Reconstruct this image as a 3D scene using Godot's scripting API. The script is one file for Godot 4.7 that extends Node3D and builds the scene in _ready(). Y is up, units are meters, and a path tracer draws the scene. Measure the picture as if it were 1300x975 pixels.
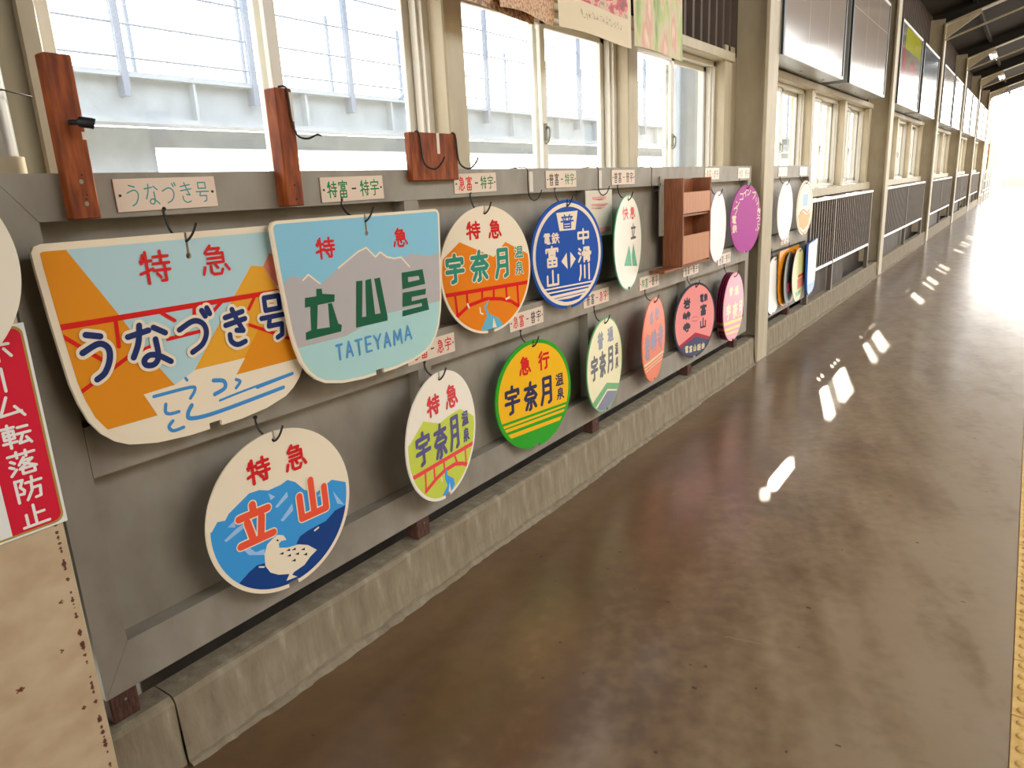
extends Node3D
# A covered station platform: a row of enamelled train headboards hung from hooks on a grey steel panel,
# windows behind them, portal frames receding to the bright open end of the platform.
# World: wall along -Z on the left, x = 0 is the kerb face, platform towards +X, y up, metres.

const BAY := 6.15
const PEN := 1.05
const GLASS_X := -0.33
const PIER_X := -0.2
var mats := {}
var used := {}
var palette := {
	"cream": Color(0.91, 0.84, 0.72), "palecream": Color(0.90, 0.85, 0.66), "ochre": Color(0.86, 0.53, 0.07), "amber": Color(0.88, 0.62, 0.16), "salmon": Color(0.87, 0.50, 0.40),
	"red": Color(0.82, 0.09, 0.07), "red2": Color(0.88, 0.20, 0.18), "crimson": Color(0.80, 0.10, 0.12), "waterblue": Color(0.25, 0.53, 0.75), "navy": Color(0.10, 0.17, 0.38),
	"skyblue": Color(0.51, 0.73, 0.80), "paleskyblue": Color(0.68, 0.79, 0.79), "aqua": Color(0.65, 0.79, 0.76), "greyrose": Color(0.69, 0.66, 0.64), "green": Color(0.06, 0.34, 0.23), "paleblue_ink": Color(0.30, 0.55, 0.74),
	"orange": Color(0.88, 0.48, 0.06), "lightblue": Color(0.38, 0.67, 0.74), "teal": Color(0.19, 0.52, 0.43), "royal": Color(0.09, 0.30, 0.62), "leaf": Color(0.27, 0.63, 0.44), "ink": Color(0.12, 0.12, 0.13),
	"azure": Color(0.22, 0.57, 0.80), "iceblue": Color(0.60, 0.73, 0.86), "deepblue": Color(0.03, 0.22, 0.47), "vermilion": Color(0.90, 0.32, 0.20), "lime": Color(0.74, 0.77, 0.20), "riverblue": Color(0.20, 0.56, 0.82),
	"indigo": Color(0.29, 0.25, 0.44), "indigo2": Color(0.17, 0.17, 0.30), "yellow": Color(0.92, 0.69, 0.07), "grass": Color(0.16, 0.60, 0.12), "leaf2": Color(0.36, 0.62, 0.37), "slate": Color(0.46, 0.46, 0.53), "bluegrey": Color(0.50, 0.51, 0.55),
	"bluegrey2": Color(0.52, 0.50, 0.58), "charcoal": Color(0.30, 0.29, 0.29), "wine": Color(0.66, 0.16, 0.24), "dusk": Color(0.27, 0.29, 0.40), "dusk2": Color(0.22, 0.22, 0.27), "rust": Color(0.62, 0.32, 0.30), "sand": Color(0.85, 0.78, 0.58), "lemon": Color(0.93, 0.80, 0.30),
	"white": Color(0.90, 0.89, 0.85), "board_white": Color(0.91, 0.86, 0.77), "pink": Color(0.91, 0.56, 0.53), "candy": Color(0.91, 0.55, 0.60), "magenta": Color(0.42, 0.10, 0.22), "violet": Color(0.70, 0.31, 0.60), "orangered": Color(0.90, 0.45, 0.28), "pinkish": Color(0.89, 0.74, 0.76),
	"fadedorange": Color(0.83, 0.62, 0.34), "gold": Color(0.66, 0.55, 0.26), "signred": Color(0.82, 0.10, 0.20), "greenink": Color(0.15, 0.50, 0.30), "blackink": Color(0.2, 0.19, 0.19), "tealink": Color(0.30, 0.58, 0.56), "plate": Color(0.86, 0.77, 0.68),
	"darkgreen": Color(0.25, 0.30, 0.18), "mossyellow": Color(0.83, 0.80, 0.52), "shieldblue": Color(0.16, 0.38, 0.70), "tape": Color(0.83, 0.78, 0.72),
}

# stroke skeletons of the written characters, on a 100 by 100 grid with y running down
const GLYPHS := {
	"特": [[18,12,10,36],[8,30,42,30],[26,4,26,96],[4,66,44,54],[50,20,96,20],[73,4,73,40],[46,40,98,40],[46,60,98,60],[82,44,82,92,68,92],[56,70,66,82]],
	"急": [[38,2,20,24],[34,12,68,12,58,26],[24,28,78,28,78,58,24,58],[26,43,78,43],[14,70,8,92],[34,68,34,88,42,96,66,96,72,82],[50,64,56,76],[84,68,94,86]],
	"う": [[30,6,64,14],[14,40,56,28,78,40,76,64,58,88,36,98]],
	"な": [[8,24,54,18],[36,4,28,40,12,70],[66,14,90,30],[66,40,66,78,54,94,36,92,34,80,48,72,68,78,92,96]],
	"づ": [[6,38,48,24,74,34,80,56,64,80,32,94],[76,4,84,18],[92,0,98,14]],
	"つ": [[12,44,48,32,74,40,78,58,64,76,36,86]],
	"ふ": [[40,8,60,18],[40,34,60,54,54,84,38,92],[16,64,8,88],[76,60,94,86],[86,14,94,14,94,24,86,24,86,14]],
	"き": [[16,20,80,12],[14,40,86,32],[44,2,58,34,74,62],[74,62,50,58],[24,66,26,84,46,96,76,92]],
	"号": [[24,4,76,4,76,32,24,32,24,4],[6,48,94,48],[36,48,28,68,76,68,72,92,54,97]],
	"立": [[50,2,50,22],[10,24,90,24],[30,40,38,78],[70,38,62,80],[4,90,96,90]],
	"山": [[50,4,50,90],[10,34,10,92,90,92,90,34]],
	"宇": [[50,0,50,14],[8,32,8,16,92,16,92,30],[24,38,76,38],[4,58,96,58],[50,38,50,92,32,96]],
	"奈": [[8,20,92,20],[50,2,44,24,6,54],[54,22,94,52],[32,42,68,42],[14,60,86,60],[50,60,50,94,40,98],[30,72,14,94],[70,72,88,92]],
	"月": [[24,4,24,60,6,98],[24,4,84,4,84,92,66,98],[24,32,84,32],[24,60,84,60]],
	"温": [[10,10,22,20],[4,34,16,44],[6,94,24,64],[36,8,86,8,86,46,36,46,36,8],[36,27,86,27],[32,60,90,60],[32,60,32,92],[90,60,90,92],[51,60,51,92],[71,60,71,92],[22,94,98,94]],
	"泉": [[50,0,42,12],[24,12,76,12,76,46,24,46,24,12],[24,29,76,29],[50,50,50,92,40,96],[10,60,36,60,8,92],[82,54,62,68],[58,60,94,92]],
	"普": [[30,2,36,14],[70,2,64,14],[10,18,90,18],[38,18,38,46],[62,18,62,46],[18,26,26,40],[82,26,74,40],[4,48,96,48],[24,60,76,60,76,98,24,98,24,60],[24,79,76,79]],
	"通": [[8,8,20,18],[4,38,20,38,20,74,6,88],[20,76,40,94,98,94],[40,6,84,6,66,18],[40,28,40,80],[40,28,88,28,88,80],[40,45,88,45],[40,62,88,62],[64,28,64,80]],
	"中": [[50,0,50,100],[10,22,90,22,90,62,10,62,10,22]],
	"滑": [[8,8,20,18],[4,34,16,44],[4,94,20,64],[46,34,46,4,84,4,84,34],[62,18,84,18],[34,50,34,36,96,36,96,48],[46,98,46,52,86,52,86,94,76,98],[46,67,86,67],[46,81,86,81]],
	"川": [[16,4,16,60,4,96],[50,8,50,86],[88,2,88,98]],
	"電": [[16,4,84,4],[6,28,6,16,94,16,94,28],[50,4,50,46],[22,28,38,28],[22,40,38,40],[62,28,78,28],[62,40,78,40],[18,54,82,54,82,84,18,84,18,54],[18,69,82,69],[50,54,50,97,96,97,96,88]],
	"鉄": [[26,0,4,26],[26,0,46,20],[12,30,40,30],[6,48,44,48],[26,30,26,90],[10,60,16,78],[42,58,36,76],[4,94,46,86],[60,6,54,30],[56,22,92,22],[50,46,98,46],[74,4,74,46,50,96],[74,50,98,94]],
	"富": [[50,0,50,10],[8,26,8,12,92,12,92,24],[26,24,74,24],[30,35,70,35,70,49,30,49,30,35],[18,60,82,60,82,98,18,98,18,60],[18,79,82,79],[50,60,50,98]],
	"行": [[30,2,6,26],[34,26,4,54],[22,44,22,98],[48,16,94,16],[42,42,98,42],[76,42,76,92,60,96]],
	"快": [[20,0,20,98],[6,24,4,46],[32,20,38,36],[48,22,88,22,88,52],[38,52,98,52],[66,2,66,52,38,96],[68,54,98,96]],
	"岩": [[50,2,50,28],[14,12,14,30,86,30,86,12],[4,46,96,46],[46,46,8,86],[32,66,84,66,84,98,32,98,32,66]],
	"峅": [[20,6,20,70],[4,28,4,72,36,72,36,28],[70,2,52,30,88,28],[82,14,96,34],[42,56,98,56],[60,40,60,64,44,96],[82,40,82,98]],
	"寺": [[20,16,80,16],[50,0,50,34],[4,36,96,36],[6,58,94,58],[68,40,68,92,48,96],[26,68,36,82]],
	"経": [[24,2,8,24,30,30],[36,18,10,50,40,46],[22,50,22,98],[8,64,4,84],[36,62,40,80],[54,8,92,8,52,42],[62,22,96,44],[54,62,96,62],[75,46,75,94],[48,96,98,96]],
	"由": [[14,28,86,28,86,98,14,98,14,28],[50,2,50,98],[14,62,86,62]],
	"ホ": [[8,28,92,28],[50,4,50,92,36,88],[26,46,8,80],[74,46,94,78]],
	"ー": [[50,4,50,96]],
	"ム": [[44,6,14,78,86,72],[66,48,94,92]],
	"転": [[4,14,46,14],[8,28,42,28,42,60,8,60,8,28],[8,44,42,44],[2,76,48,76],[25,2,25,98],[58,20,92,20],[52,46,98,46],[72,48,56,86,90,82],[82,66,96,92]],
	"落": [[4,14,96,14],[34,2,34,26],[66,2,66,26],[10,36,22,46],[4,58,16,66],[4,96,24,74],[56,30,36,58],[46,42,84,42,36,76],[50,52,94,76],[44,76,86,76,86,98,44,98,44,76]],
	"防": [[8,4,8,98],[8,6,34,6,22,34,34,52,30,66,18,64],[66,2,66,18],[42,22,98,22],[62,22,60,58,38,96],[60,50,90,50,86,92,68,94]],
	"止": [[50,6,50,90],[50,44,84,44],[20,40,20,90],[4,92,96,92]],
	"ワ": [[14,34,14,12,86,12,82,46,40,94]], "ン": [[14,20,34,32],[14,88,56,74,88,30]], "コ": [[16,16,82,16,82,86],[12,86,84,86]],
	"イ": [[80,6,50,36,12,56],[54,34,54,96]], "フ": [[12,14,86,14,74,56,30,96]], "リ": [[24,8,24,56],[76,6,76,50,66,78,40,96]],
	"T": [[4,4,96,4],[50,4,50,98]], "A": [[4,98,50,2,96,98],[22,66,78,66]], "E": [[88,4,12,4,12,96,88,96],[12,50,78,50]], "Y": [[4,4,50,50,96,4],[50,50,50,98]], "M": [[6,98,14,4,50,70,86,4,94,98]],
	"-": [[10,50,90,50]],
}
const ARTWORK := {
	"unazuki": [
		["poly", "mountain_picture", "ochre", [-37.1,0.6,-30.2,-1,-20.9,-17.9,-13,-33.4,-9.8,-38.6,-18.4,-39,-15.8,-45.3,-30.4,-45.3,-42.7,-47.9,-43.4,-25.9]],
		["poly", "far_peak_picture", "salmon", [25,-7.8,22.4,-11.3,26.1,-17.4,29.5,-17.9,30.8,-9.4]],
		["poly", "slope_picture", "amber", [12,-17.8,18.4,-10.6,22.4,-11.3,26.7,-18.9,29.8,-27.4,28.4,-36.1,12.1,-36.1,-3.6,-36,3.5,-27.7]],
		["poly", "mountain_picture", "ochre", [8.6,-40.2,18.2,-28.3,33.4,-28,37.1,-41]],
		["poly", "water_picture", "cream", [-18.4,-39,-9.8,-38.6,-3.6,-36,12.1,-36.1,8.6,-40.2,39.2,-40.2,24,-64.2,-14.9,-58.7,-34.9,-49.3,-30.4,-45.3,-15.8,-45.3]],
		["line", "bridge_picture", "red", 1.4, [-35.7,-18.9,26.2,-19]],
		["line", "bridge_picture", "red", 1, [-35.6,-19.8,-25.3,-29.5]],
		["line", "bridge_picture", "red", 1, [-34.7,-35.5,-20.3,-28.7,-14.5,-27.4]],
		["line", "bridge_picture", "red", 1, [-21.8,-19,-22.2,-25.8]],
		["line", "bridge_picture", "red", 1, [-10.9,-18.8,-6.9,-22]],
		["line", "bridge_picture", "red", 1, [-0.8,-19,-1.4,-22.1]],
		["line", "bridge_picture", "red", 1, [-9.7,-26.4,0.8,-26]],
		["line", "bridge_picture", "red", 1, [7.1,-19.5,4.6,-21.3]],
		["line", "bridge_picture", "red", 1, [18.2,-19.3,15.6,-22.6]],
		["line", "bridge_picture", "red", 1, [15.2,-27.1,27.9,-33.4]],
		["line", "wave_picture", "waterblue", 0.91, [-15.9,-40.2,-5.7,-40.3,-4.6,-41.4,-6.2,-43.2]],
		["line", "wave_picture", "waterblue", 0.78, [-6.6,-37.6,-6.3,-38.2]],
		["line", "wave_picture", "waterblue", 0.91, [-13.2,-43,-13.6,-45,-12.5,-45.8,-10,-45.9]],
		["line", "wave_picture", "waterblue", 1.17, [-6.2,-45.2,-7.6,-47.1,-6.8,-48.7,1.3,-49.1,23.7,-47.7]],
		["line", "wave_picture", "waterblue", 0.91, [-12.1,-47.9,-13.4,-49.1,-12.4,-50.5,-9.5,-50.4]],
		["line", "wave_picture", "waterblue", 1.17, [1.3,-40.1,4.3,-41,4.3,-43,1,-44]],
		["line", "wave_picture", "waterblue", 0.91, [8.2,-41.5,9.4,-42.4,7.8,-43.9]],
		["line", "wave_picture", "waterblue", 0.65, [2.2,-46.1,10.6,-45.3,27.6,-44.1]],
		["line", "wave_picture", "waterblue", 1.04, [14.7,-45.4,27.6,-44.3]],
		["text", "lettering", "crimson", 0.75, "特", -9.8, -7.9, 8.8, 8.9],
		["text", "lettering", "crimson", 0.75, "急", 7.3, -7.9, 9.6, 8.6],
		["text", "title_lettering", "navy", 1.45, "う", -27.5, -26.8, 10.4, 13, "cream", 0.85],
		["text", "title_lettering", "navy", 1.45, "な", -14.8, -26.9, 12.8, 12.6, "cream", 0.85],
		["text", "title_lettering", "navy", 1.45, "づ", -1.7, -26, 11.2, 12.7, "cream", 0.85],
		["text", "title_lettering", "navy", 1.45, "き", 10.6, -26.9, 9.9, 11.7, "cream", 0.85],
		["text", "title_lettering", "navy", 1.45, "号", 23.5, -26.2, 10.8, 14.1, "cream", 0.85],
	],
	"tateyama_shield": [
		["poly", "sky_picture", "skyblue", [-38.5,3.7,41.3,1.2,39.3,-16.9,34.4,-15.9,29,-16.3,20.4,-14.5,17.3,-15.4,15.3,-15.2,12,-15.2,8.3,-14.2,5.3,-12.4,3.3,-13.7,-0.7,-10.5,-4.7,-11.4,-14,-16,-21.3,-19.8,-25.7,-16.2,-28.7,-17.1,-31.8,-15.9,-36.7,-18.3]],
		["poly", "mountain_picture", "greyrose", [-36.7,-18.3,-31.8,-15.9,-28.7,-17.1,-25.7,-16.2,-21.3,-19.8,-14,-16,-4.7,-11.4,-0.7,-10.5,3.3,-13.7,5.3,-12.4,8.3,-14.2,12,-15.2,15.3,-15.2,17.3,-15.4,20.4,-14.5,29,-16.3,34.4,-15.9,39.3,-16.9,37.4,-33.3,6.3,-33.4,-13.9,-37.6,-35.6,-37.6]],
		["line", "snow_line_picture", "cream", 0.55, [-13.6,-15.8,-4.7,-11.6,-0.8,-10.6,2.9,-14,5.3,-12.6,8.2,-14.5,11.7,-15.4,15.1,-15.3,19,-19]],
		["line", "snow_line_picture", "cream", 0.55, [-28,-17.8,-25.7,-16.4,-21.7,-19.6]],
		["text", "lettering", "crimson", 0.85, "特", -18.1, -9.2, 8.1, 7],
		["text", "lettering", "crimson", 0.85, "急", 15.5, -8.7, 8.1, 6.8],
		["poly", "title_lettering", "green", [-23.4,-21,-21.3,-21.2,-21.2,-22.8,-16.4,-23.7,-16.8,-25.9,-28.5,-26,-28.1,-23.1,-23.7,-23.2]],
		["poly", "title_lettering", "green", [-26.4,-25.6,-23.5,-25.7,-24.9,-33.2,-19.8,-33.5,-19.5,-26.1,-17.9,-26.2,-16.2,-33,-14.8,-33.7,-15.4,-35.7,-29.6,-35.8,-29.4,-33.5,-27.2,-33.1]],
		["poly", "title_lettering", "green", [-6.8,-20.8,-4,-20.9,-5.8,-32.7,-3.9,-32.8,-2.7,-21,-0.1,-20.8,0.2,-32.7,2.8,-32.8,1.3,-21,4,-20.9,5.9,-34.6,5.7,-35.8,-8.9,-35.7]],
		["poly", "title_lettering", "green", [14.7,-20.6,25.6,-20.6,26.4,-26,14.4,-26.3]],
		["poly", "title_lettering", "greyrose", [17.6,-22.5,23.3,-22.7,23.5,-24.1,17.6,-24.2]],
		["poly", "title_lettering", "green", [14.3,-27.5,26.5,-27.7,26.1,-29.7,18.7,-29.6,18.5,-31.1,26.7,-31,27.4,-35.5,13.2,-35.7,13.5,-33.7,23.7,-33.6,23.7,-32.5,13.6,-32.4]],
		["text", "lettering", "paleblue_ink", 0.75, "T", -17, -42.1, 3.2, 5.5],
		["text", "lettering", "paleblue_ink", 0.75, "A", -12.8, -42, 3.3, 5.6],
		["text", "lettering", "paleblue_ink", 0.75, "T", -8.5, -42.2, 3.6, 5.7],
		["text", "lettering", "paleblue_ink", 0.75, "E", -4.1, -42.1, 3.5, 5.8],
		["text", "lettering", "paleblue_ink", 0.75, "Y", 0.1, -42.1, 3.9, 5.5],
		["text", "lettering", "paleblue_ink", 0.75, "A", 4.6, -42.3, 3.7, 5.6],
		["text", "lettering", "paleblue_ink", 0.75, "M", 9.9, -42.3, 4.8, 5.7],
		["text", "lettering", "paleblue_ink", 0.75, "A", 15.2, -41.8, 4, 5.5],
	],
	"orange": [
		["poly", "mountain_picture", "orange", [-28.5,4,-14.6,12.7,3.8,5.2,11,10.7,16.2,8.3,24.1,4.8,29.5,0.2,27.8,-27.9,-5.1,-31.6,-30.7,-18.1]],
		["line", "bridge_picture", "red", 1.6, [-26.6,-7.1,25.2,-7.6]],
		["line", "bridge_picture", "red", 1.2, [-18.8,-7.9,-18.2,-16.1]],
		["line", "bridge_picture", "red", 1.2, [-12.5,-7.9,-12.5,-12.8]],
		["line", "bridge_picture", "red", 1.2, [-4,-8.1,-4.2,-10.8]],
		["line", "bridge_picture", "red", 1.2, [2.7,-8.1,2.5,-11.4]],
		["line", "bridge_picture", "red", 1.2, [10.1,-8.4,10.2,-12.5]],
		["line", "bridge_picture", "red", 1.2, [17,-8.1,17.2,-16.6]],
		["line", "bridge_picture", "red", 1.5, [-18.8,-16.3,-11.7,-12.7,-1.8,-11.3,6.7,-12.5,12.8,-14.4,18,-17.6]],
		["poly", "river_picture", "lightblue", [-0.3,-11.7,-3.4,-14.2,-2,-18.5,-6,-23.8,0.7,-25.5,7.7,-24.2,4.5,-20.3,-0.8,-17.5,-2.1,-15]],
		["poly", "river_picture", "cream", [1.7,-19.6,0.8,-23.8,3.3,-24]],
		["line", "foam_picture", "cream", 0.6, [-5.8,-14.5,-5.6,-16.7,-4.3,-17.3]],
		["line", "foam_picture", "cream", 0.9, [-12.5,-12,-11.8,-13.5]],
		["line", "foam_picture", "cream", 0.9, [9.7,-13,11.6,-12.6]],
		["text", "lettering", "crimson", 0.95, "特", -7, 16.6, 8.1, 7.7],
		["text", "lettering", "crimson", 0.95, "急", 5.1, 16.3, 8.4, 7.9],
		["text", "title_lettering", "teal", 1.65, "宇", -18, 2.5, 10.5, 11.9, "cream", 0.45],
		["text", "title_lettering", "teal", 1.65, "奈", -4.6, 2.4, 11.1, 13, "cream", 0.45],
		["text", "title_lettering", "teal", 1.65, "月", 8.4, 2.3, 9.7, 12.7, "cream", 0.45],
		["text", "lettering", "teal", 0.55, "温", 18.6, 5.9, 5.7, 5.3, "cream", 0.3],
		["text", "lettering", "teal", 0.55, "泉", 18.5, -0.9, 5.9, 5.9, "cream", 0.3],
	],
	"blue": [
		["line", "stripe_picture", "cream", 0.75, [-17.9,-14.8,20.5,-14.7]],
		["line", "stripe_picture", "cream", 0.75, [-16.3,-16.7,19.5,-16.5]],
		["line", "stripe_picture", "cream", 1.4, [-14.2,-19,17,-18.2]],
		["line", "stripe_picture", "cream", 2, [-11.7,-21,14.5,-20.4]],
		["poly", "stripe_picture", "royal", [-9.3,-20.7,-0.1,-21,9.7,-20.2,6.8,-22.1,1.2,-22.6,-3.3,-22.2]],
		["poly", "badge_picture", "cream", [-7.7,20,7.4,20.3,5.4,11.5,-5.8,11.6]],
		["text", "lettering", "royal", 0.75, "普", -0.3, 15.7, 9.9, 6.8],
		["text", "lettering", "cream", 0.6, "電", -14.6, 8.6, 4.8, 5.3],
		["text", "lettering", "cream", 0.6, "鉄", -8.9, 8.5, 5.6, 5.3],
		["text", "title_lettering", "cream", 1.1, "富", -11.6, 0.1, 10.1, 10],
		["text", "title_lettering", "cream", 1.1, "山", -11.5, -9.9, 10, 8.2],
		["text", "title_lettering", "cream", 1.1, "中", 11, 7.9, 10.2, 7.5],
		["text", "title_lettering", "cream", 1.1, "滑", 11.7, -0.9, 10.4, 7.8],
		["text", "title_lettering", "cream", 1.1, "川", 11.5, -9.4, 9.4, 8.3],
		["poly", "arrow_picture", "cream", [-5.3,-2.7,-1.4,1.2,-1,-6.7]],
		["poly", "arrow_picture", "cream", [1.2,1.3,5,-2.4,1,-6.5]],
	],
	"rapid": [
		["text", "lettering", "crimson", 1.1, "快", -5.6, 16, 10.6, 7.1],
		["text", "lettering", "crimson", 1.1, "急", 7.5, 15.8, 11.3, 7.1],
		["poly", "mountain_picture", "leaf", [9,-0.7,16.7,-14.5,7.3,-13.5,5.8,-7.4]],
		["poly", "mountain_picture", "leaf", [0.8,-1.2,3.6,-6.6,5.7,-13.3,-8.6,-11.7]],
		["text", "title_lettering", "ink", 1.3, "立", 9, 5.4, 10.3, 9.3],
	],
	"purple": [
		["text", "lettering", "cream", 0.8, "電", -20, 0.8, 7.6, 6.3],
		["text", "lettering", "cream", 0.8, "鉄", -18.6, -6.1, 7.6, 6.4],
		["text", "lettering", "cream", 0.8, "ワ", -18, 7.1, 7.6, 6.3],
		["text", "lettering", "cream", 0.8, "ン", -14.9, 12.3, 7.7, 6.3],
		["text", "lettering", "cream", 0.8, "コ", -8.9, 17.4, 7.8, 6.3],
		["text", "lettering", "cream", 0.8, "イ", -2.5, 19.8, 7.9, 6.3],
		["text", "lettering", "cream", 0.8, "ン", 3.5, 20.3, 8, 6.4],
		["text", "lettering", "cream", 0.8, "フ", 12.3, 17.6, 8.2, 6.5],
		["text", "lettering", "cream", 0.8, "リ", 18.2, 13, 8.3, 6.5],
		["text", "lettering", "cream", 0.8, "ー", 20.5, 9.3, 8.4, 6.6],
		["text", "lettering", "cream", 0.8, "き", 22, 4.2, 8.4, 6.6],
		["text", "lettering", "cream", 0.8, "つ", 21.8, -1.1, 8.4, 6.7],
		["text", "lettering", "cream", 0.8, "ふ", 21, -7.4, 8.4, 6.7],
	],
	"ptarmigan": [
		["poly", "mountain_picture", "azure", [-29,3,-23.9,2.7,-21.8,5,-19.4,4.5,-18,6.1,-10.8,9.7,-7.3,9.5,-4.4,8.3,0.1,8.5,2.6,9.2,5.3,7.5,8.2,3.8,12.7,1.3,19,3.4,25.7,-0,30.2,-10.7,25,-34.3,-1.4,-34.4,-23.3,-21.3,-30.8,-7.4]],
		["poly", "snow_picture", "iceblue", [-4.5,7.4,-2.4,5.5,-4.1,5]],
		["poly", "snow_picture", "iceblue", [1.9,5.6,2,3.8,-2.2,1.7,-2.9,2.3]],
		["poly", "snow_picture", "iceblue", [3.1,1.1,3.2,-1.2,-0.9,-3.4,-1.7,-2.7]],
		["poly", "snow_picture", "iceblue", [12.5,-0.2,16,1.7,15.1,-0.8]],
		["poly", "snow_picture", "iceblue", [18.9,-0.6,22.8,-7,20.1,-5.5]],
		["poly", "snow_picture", "iceblue", [-16.7,0.6,-9.6,2.7,-12.2,0.5,-20.1,-2,-20.7,-1.3]],
		["poly", "snow_picture", "iceblue", [-15.6,-6.1,-13.4,-6.7,-11.5,-9.1,-8.4,-9.4,-8.7,-11.3,-13.8,-9]],
		["poly", "snow_picture", "iceblue", [-19,2.2,-16.6,3.4,-16.6,1.2]],
		["poly", "hill_picture", "deepblue", [30.6,-8.3,23.2,-7.3,18.9,-7.5,14.8,-9.6,7.5,-10,4.3,-10.7,2.7,-12.5,6.4,-17.2,5.3,-24.8,1.5,-26.9,11,-35.9,28.1,-27]],
		["poly", "hill_picture", "deepblue", [-20.4,-17.5,-17.8,-16,-14.6,-14.3,-11.8,-13.3,-8.9,-13.9,-5.8,-18.6,0.7,-20.2,7.3,-17.6,13.5,-18.7,11.5,-32.8,-2.8,-32.1,-16.3,-25]],
		["poly", "bird_picture", "cream", [-5.2,-7.3,-3.4,-6.8,-1.5,-7.8,-0.6,-9.7,-2.5,-9.3,-3.5,-9.8,-3.5,-11.2,-0.6,-12.4,3.5,-13.1,6.8,-14.8,9.9,-17.9,7,-19.1,4.6,-20.8,0.5,-21.4,-0.4,-22,1.4,-23.5,-2.7,-23,-1.3,-21.3,-5.1,-19.7,-7.7,-17.7,-9.1,-14.8,-8.8,-11.1,-7.4,-8.3]],
		["poly", "plumage_picture", "ink", [-3.9,-13.2,-2.3,-13.1,-2.4,-14]],
		["poly", "plumage_picture", "ink", [-1.4,-13.2,0.1,-13,0.1,-13.9]],
		["poly", "plumage_picture", "ink", [0.6,-13.8,2.2,-13.6,2.1,-14.5]],
		["poly", "plumage_picture", "ink", [3.9,-15.2,5.5,-15.1,5.4,-16]],
		["poly", "plumage_picture", "ink", [-1.4,-15.1,0.2,-14.9,0.1,-15.8]],
		["poly", "plumage_picture", "ink", [1.6,-15.8,3.1,-15.6,3.1,-16.6]],
		["poly", "plumage_picture", "ink", [4.5,-17.3,6.1,-17.1,6,-18.1]],
		["poly", "plumage_picture", "ink", [0,-17.4,1.6,-17.2,1.6,-18.2]],
		["line", "plumage_picture", "ink", 0.5, [-3.9,-8.4,-3.6,-8.7]],
		["line", "foam_picture", "cream", 0.5, [-11.1,-14.2,-9.6,-14.9]],
		["line", "foam_picture", "cream", 0.6, [10,-11,11.5,-10.6]],
		["text", "lettering", "crimson", 1, "特", -6.8, 15.6, 8.5, 8.6],
		["text", "lettering", "crimson", 1, "急", 6.4, 15.5, 8.9, 9],
		["text", "title_lettering", "vermilion", 2.25, "立", -10.4, -0.2, 13.8, 14.5, "cream", 0.4],
		["text", "title_lettering", "vermilion", 2.25, "山", 10.7, 0.3, 13.6, 14.5, "cream", 0.4],
	],
	"lime": [
		["poly", "mountain_picture", "lime", [-31.6,3.1,-23,4.2,-13.2,10,-2.4,5.7,4.5,6.7,13.7,7,22.7,1.9,34.3,-7.3,28.5,-26.7,-7.7,-31.6,-34.1,-12.8]],
		["line", "bridge_picture", "red2", 1.7, [-24.4,-9,27.3,-10.9]],
		["line", "bridge_picture", "red2", 1.2, [-14.7,-10.1,-15.3,-17.1]],
		["line", "bridge_picture", "red2", 1.2, [-8.6,-10.2,-8.6,-14.7]],
		["line", "bridge_picture", "red2", 1.2, [7,-10.7,8.6,-14.4]],
		["line", "bridge_picture", "red2", 1.2, [15.8,-9.9,15.6,-17.3]],
		["line", "bridge_picture", "red2", 1.2, [-1.3,-10.3,-1.2,-14.2]],
		["line", "bridge_picture", "red2", 1.7, [-15.4,-17.4,-8,-15.3,-1.2,-14.2,7.2,-14.5,12.7,-16.3,18.4,-19.2]],
		["poly", "river_picture", "riverblue", [0.5,-14,-1.3,-15.2,-1.4,-17.8,0.2,-21,-4.2,-23.9,1.7,-25.2,5.7,-22.7,5,-20,0.5,-16.8]],
		["poly", "river_picture", "cream", [1.7,-20.4,0.4,-24.3,2.4,-24.5]],
		["line", "foam_picture", "cream", 0.7, [-3.9,-16.1,-3.6,-17.7]],
		["text", "lettering", "crimson", 1.2, "特", -5.9, 14, 9.5, 9],
		["text", "lettering", "crimson", 1.2, "急", 7.8, 14, 10.3, 10],
		["text", "title_lettering", "indigo", 1.7, "宇", -14.8, -0.5, 10.8, 13.7],
		["text", "title_lettering", "indigo", 1.7, "奈", -2.5, -1.4, 10.4, 14.7],
		["text", "title_lettering", "indigo", 1.7, "月", 8.2, -1.3, 8.7, 14.6],
		["text", "lettering", "indigo", 0.75, "温", 17.1, 2, 5.7, 6.5],
		["text", "lettering", "indigo", 0.75, "泉", 17.3, -5.3, 5.6, 6.2],
	],
	"yellow": [
		["poly", "sunny_field", "yellow", [-32.6,-8.7,-28.8,39.5,35.4,29.3,33.9,-9]],
		["poly", "sunny_field", "yellow", [-22.3,-10,23.5,-10.2,23,-11.1,-22,-11.2]],
		["poly", "sunny_field", "yellow", [-20.9,-11.9,22,-12.2,21,-13.4,-20.3,-13.4]],
		["poly", "sunny_field", "yellow", [-18.8,-14.8,18.5,-15.3,17.7,-17,-17.6,-17]],
		["text", "lettering", "crimson", 1.2, "急", -6, 14.8, 8.6, 9.1],
		["text", "lettering", "crimson", 1.2, "行", 6.9, 14.9, 8, 9.3],
		["text", "title_lettering", "indigo2", 1.7, "宇", -15.1, 0.6, 10.5, 13.9],
		["text", "title_lettering", "indigo2", 1.7, "奈", -3, -0.1, 9.9, 14.3],
		["text", "title_lettering", "indigo2", 1.7, "月", 8.1, 0.1, 9.7, 14.1],
		["text", "lettering", "indigo2", 0.7, "温", 17.5, 3.4, 6, 6.6],
		["text", "lettering", "indigo2", 0.7, "泉", 17.8, -3.8, 6, 6.2],
	],
	"cream_local": [
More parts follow.
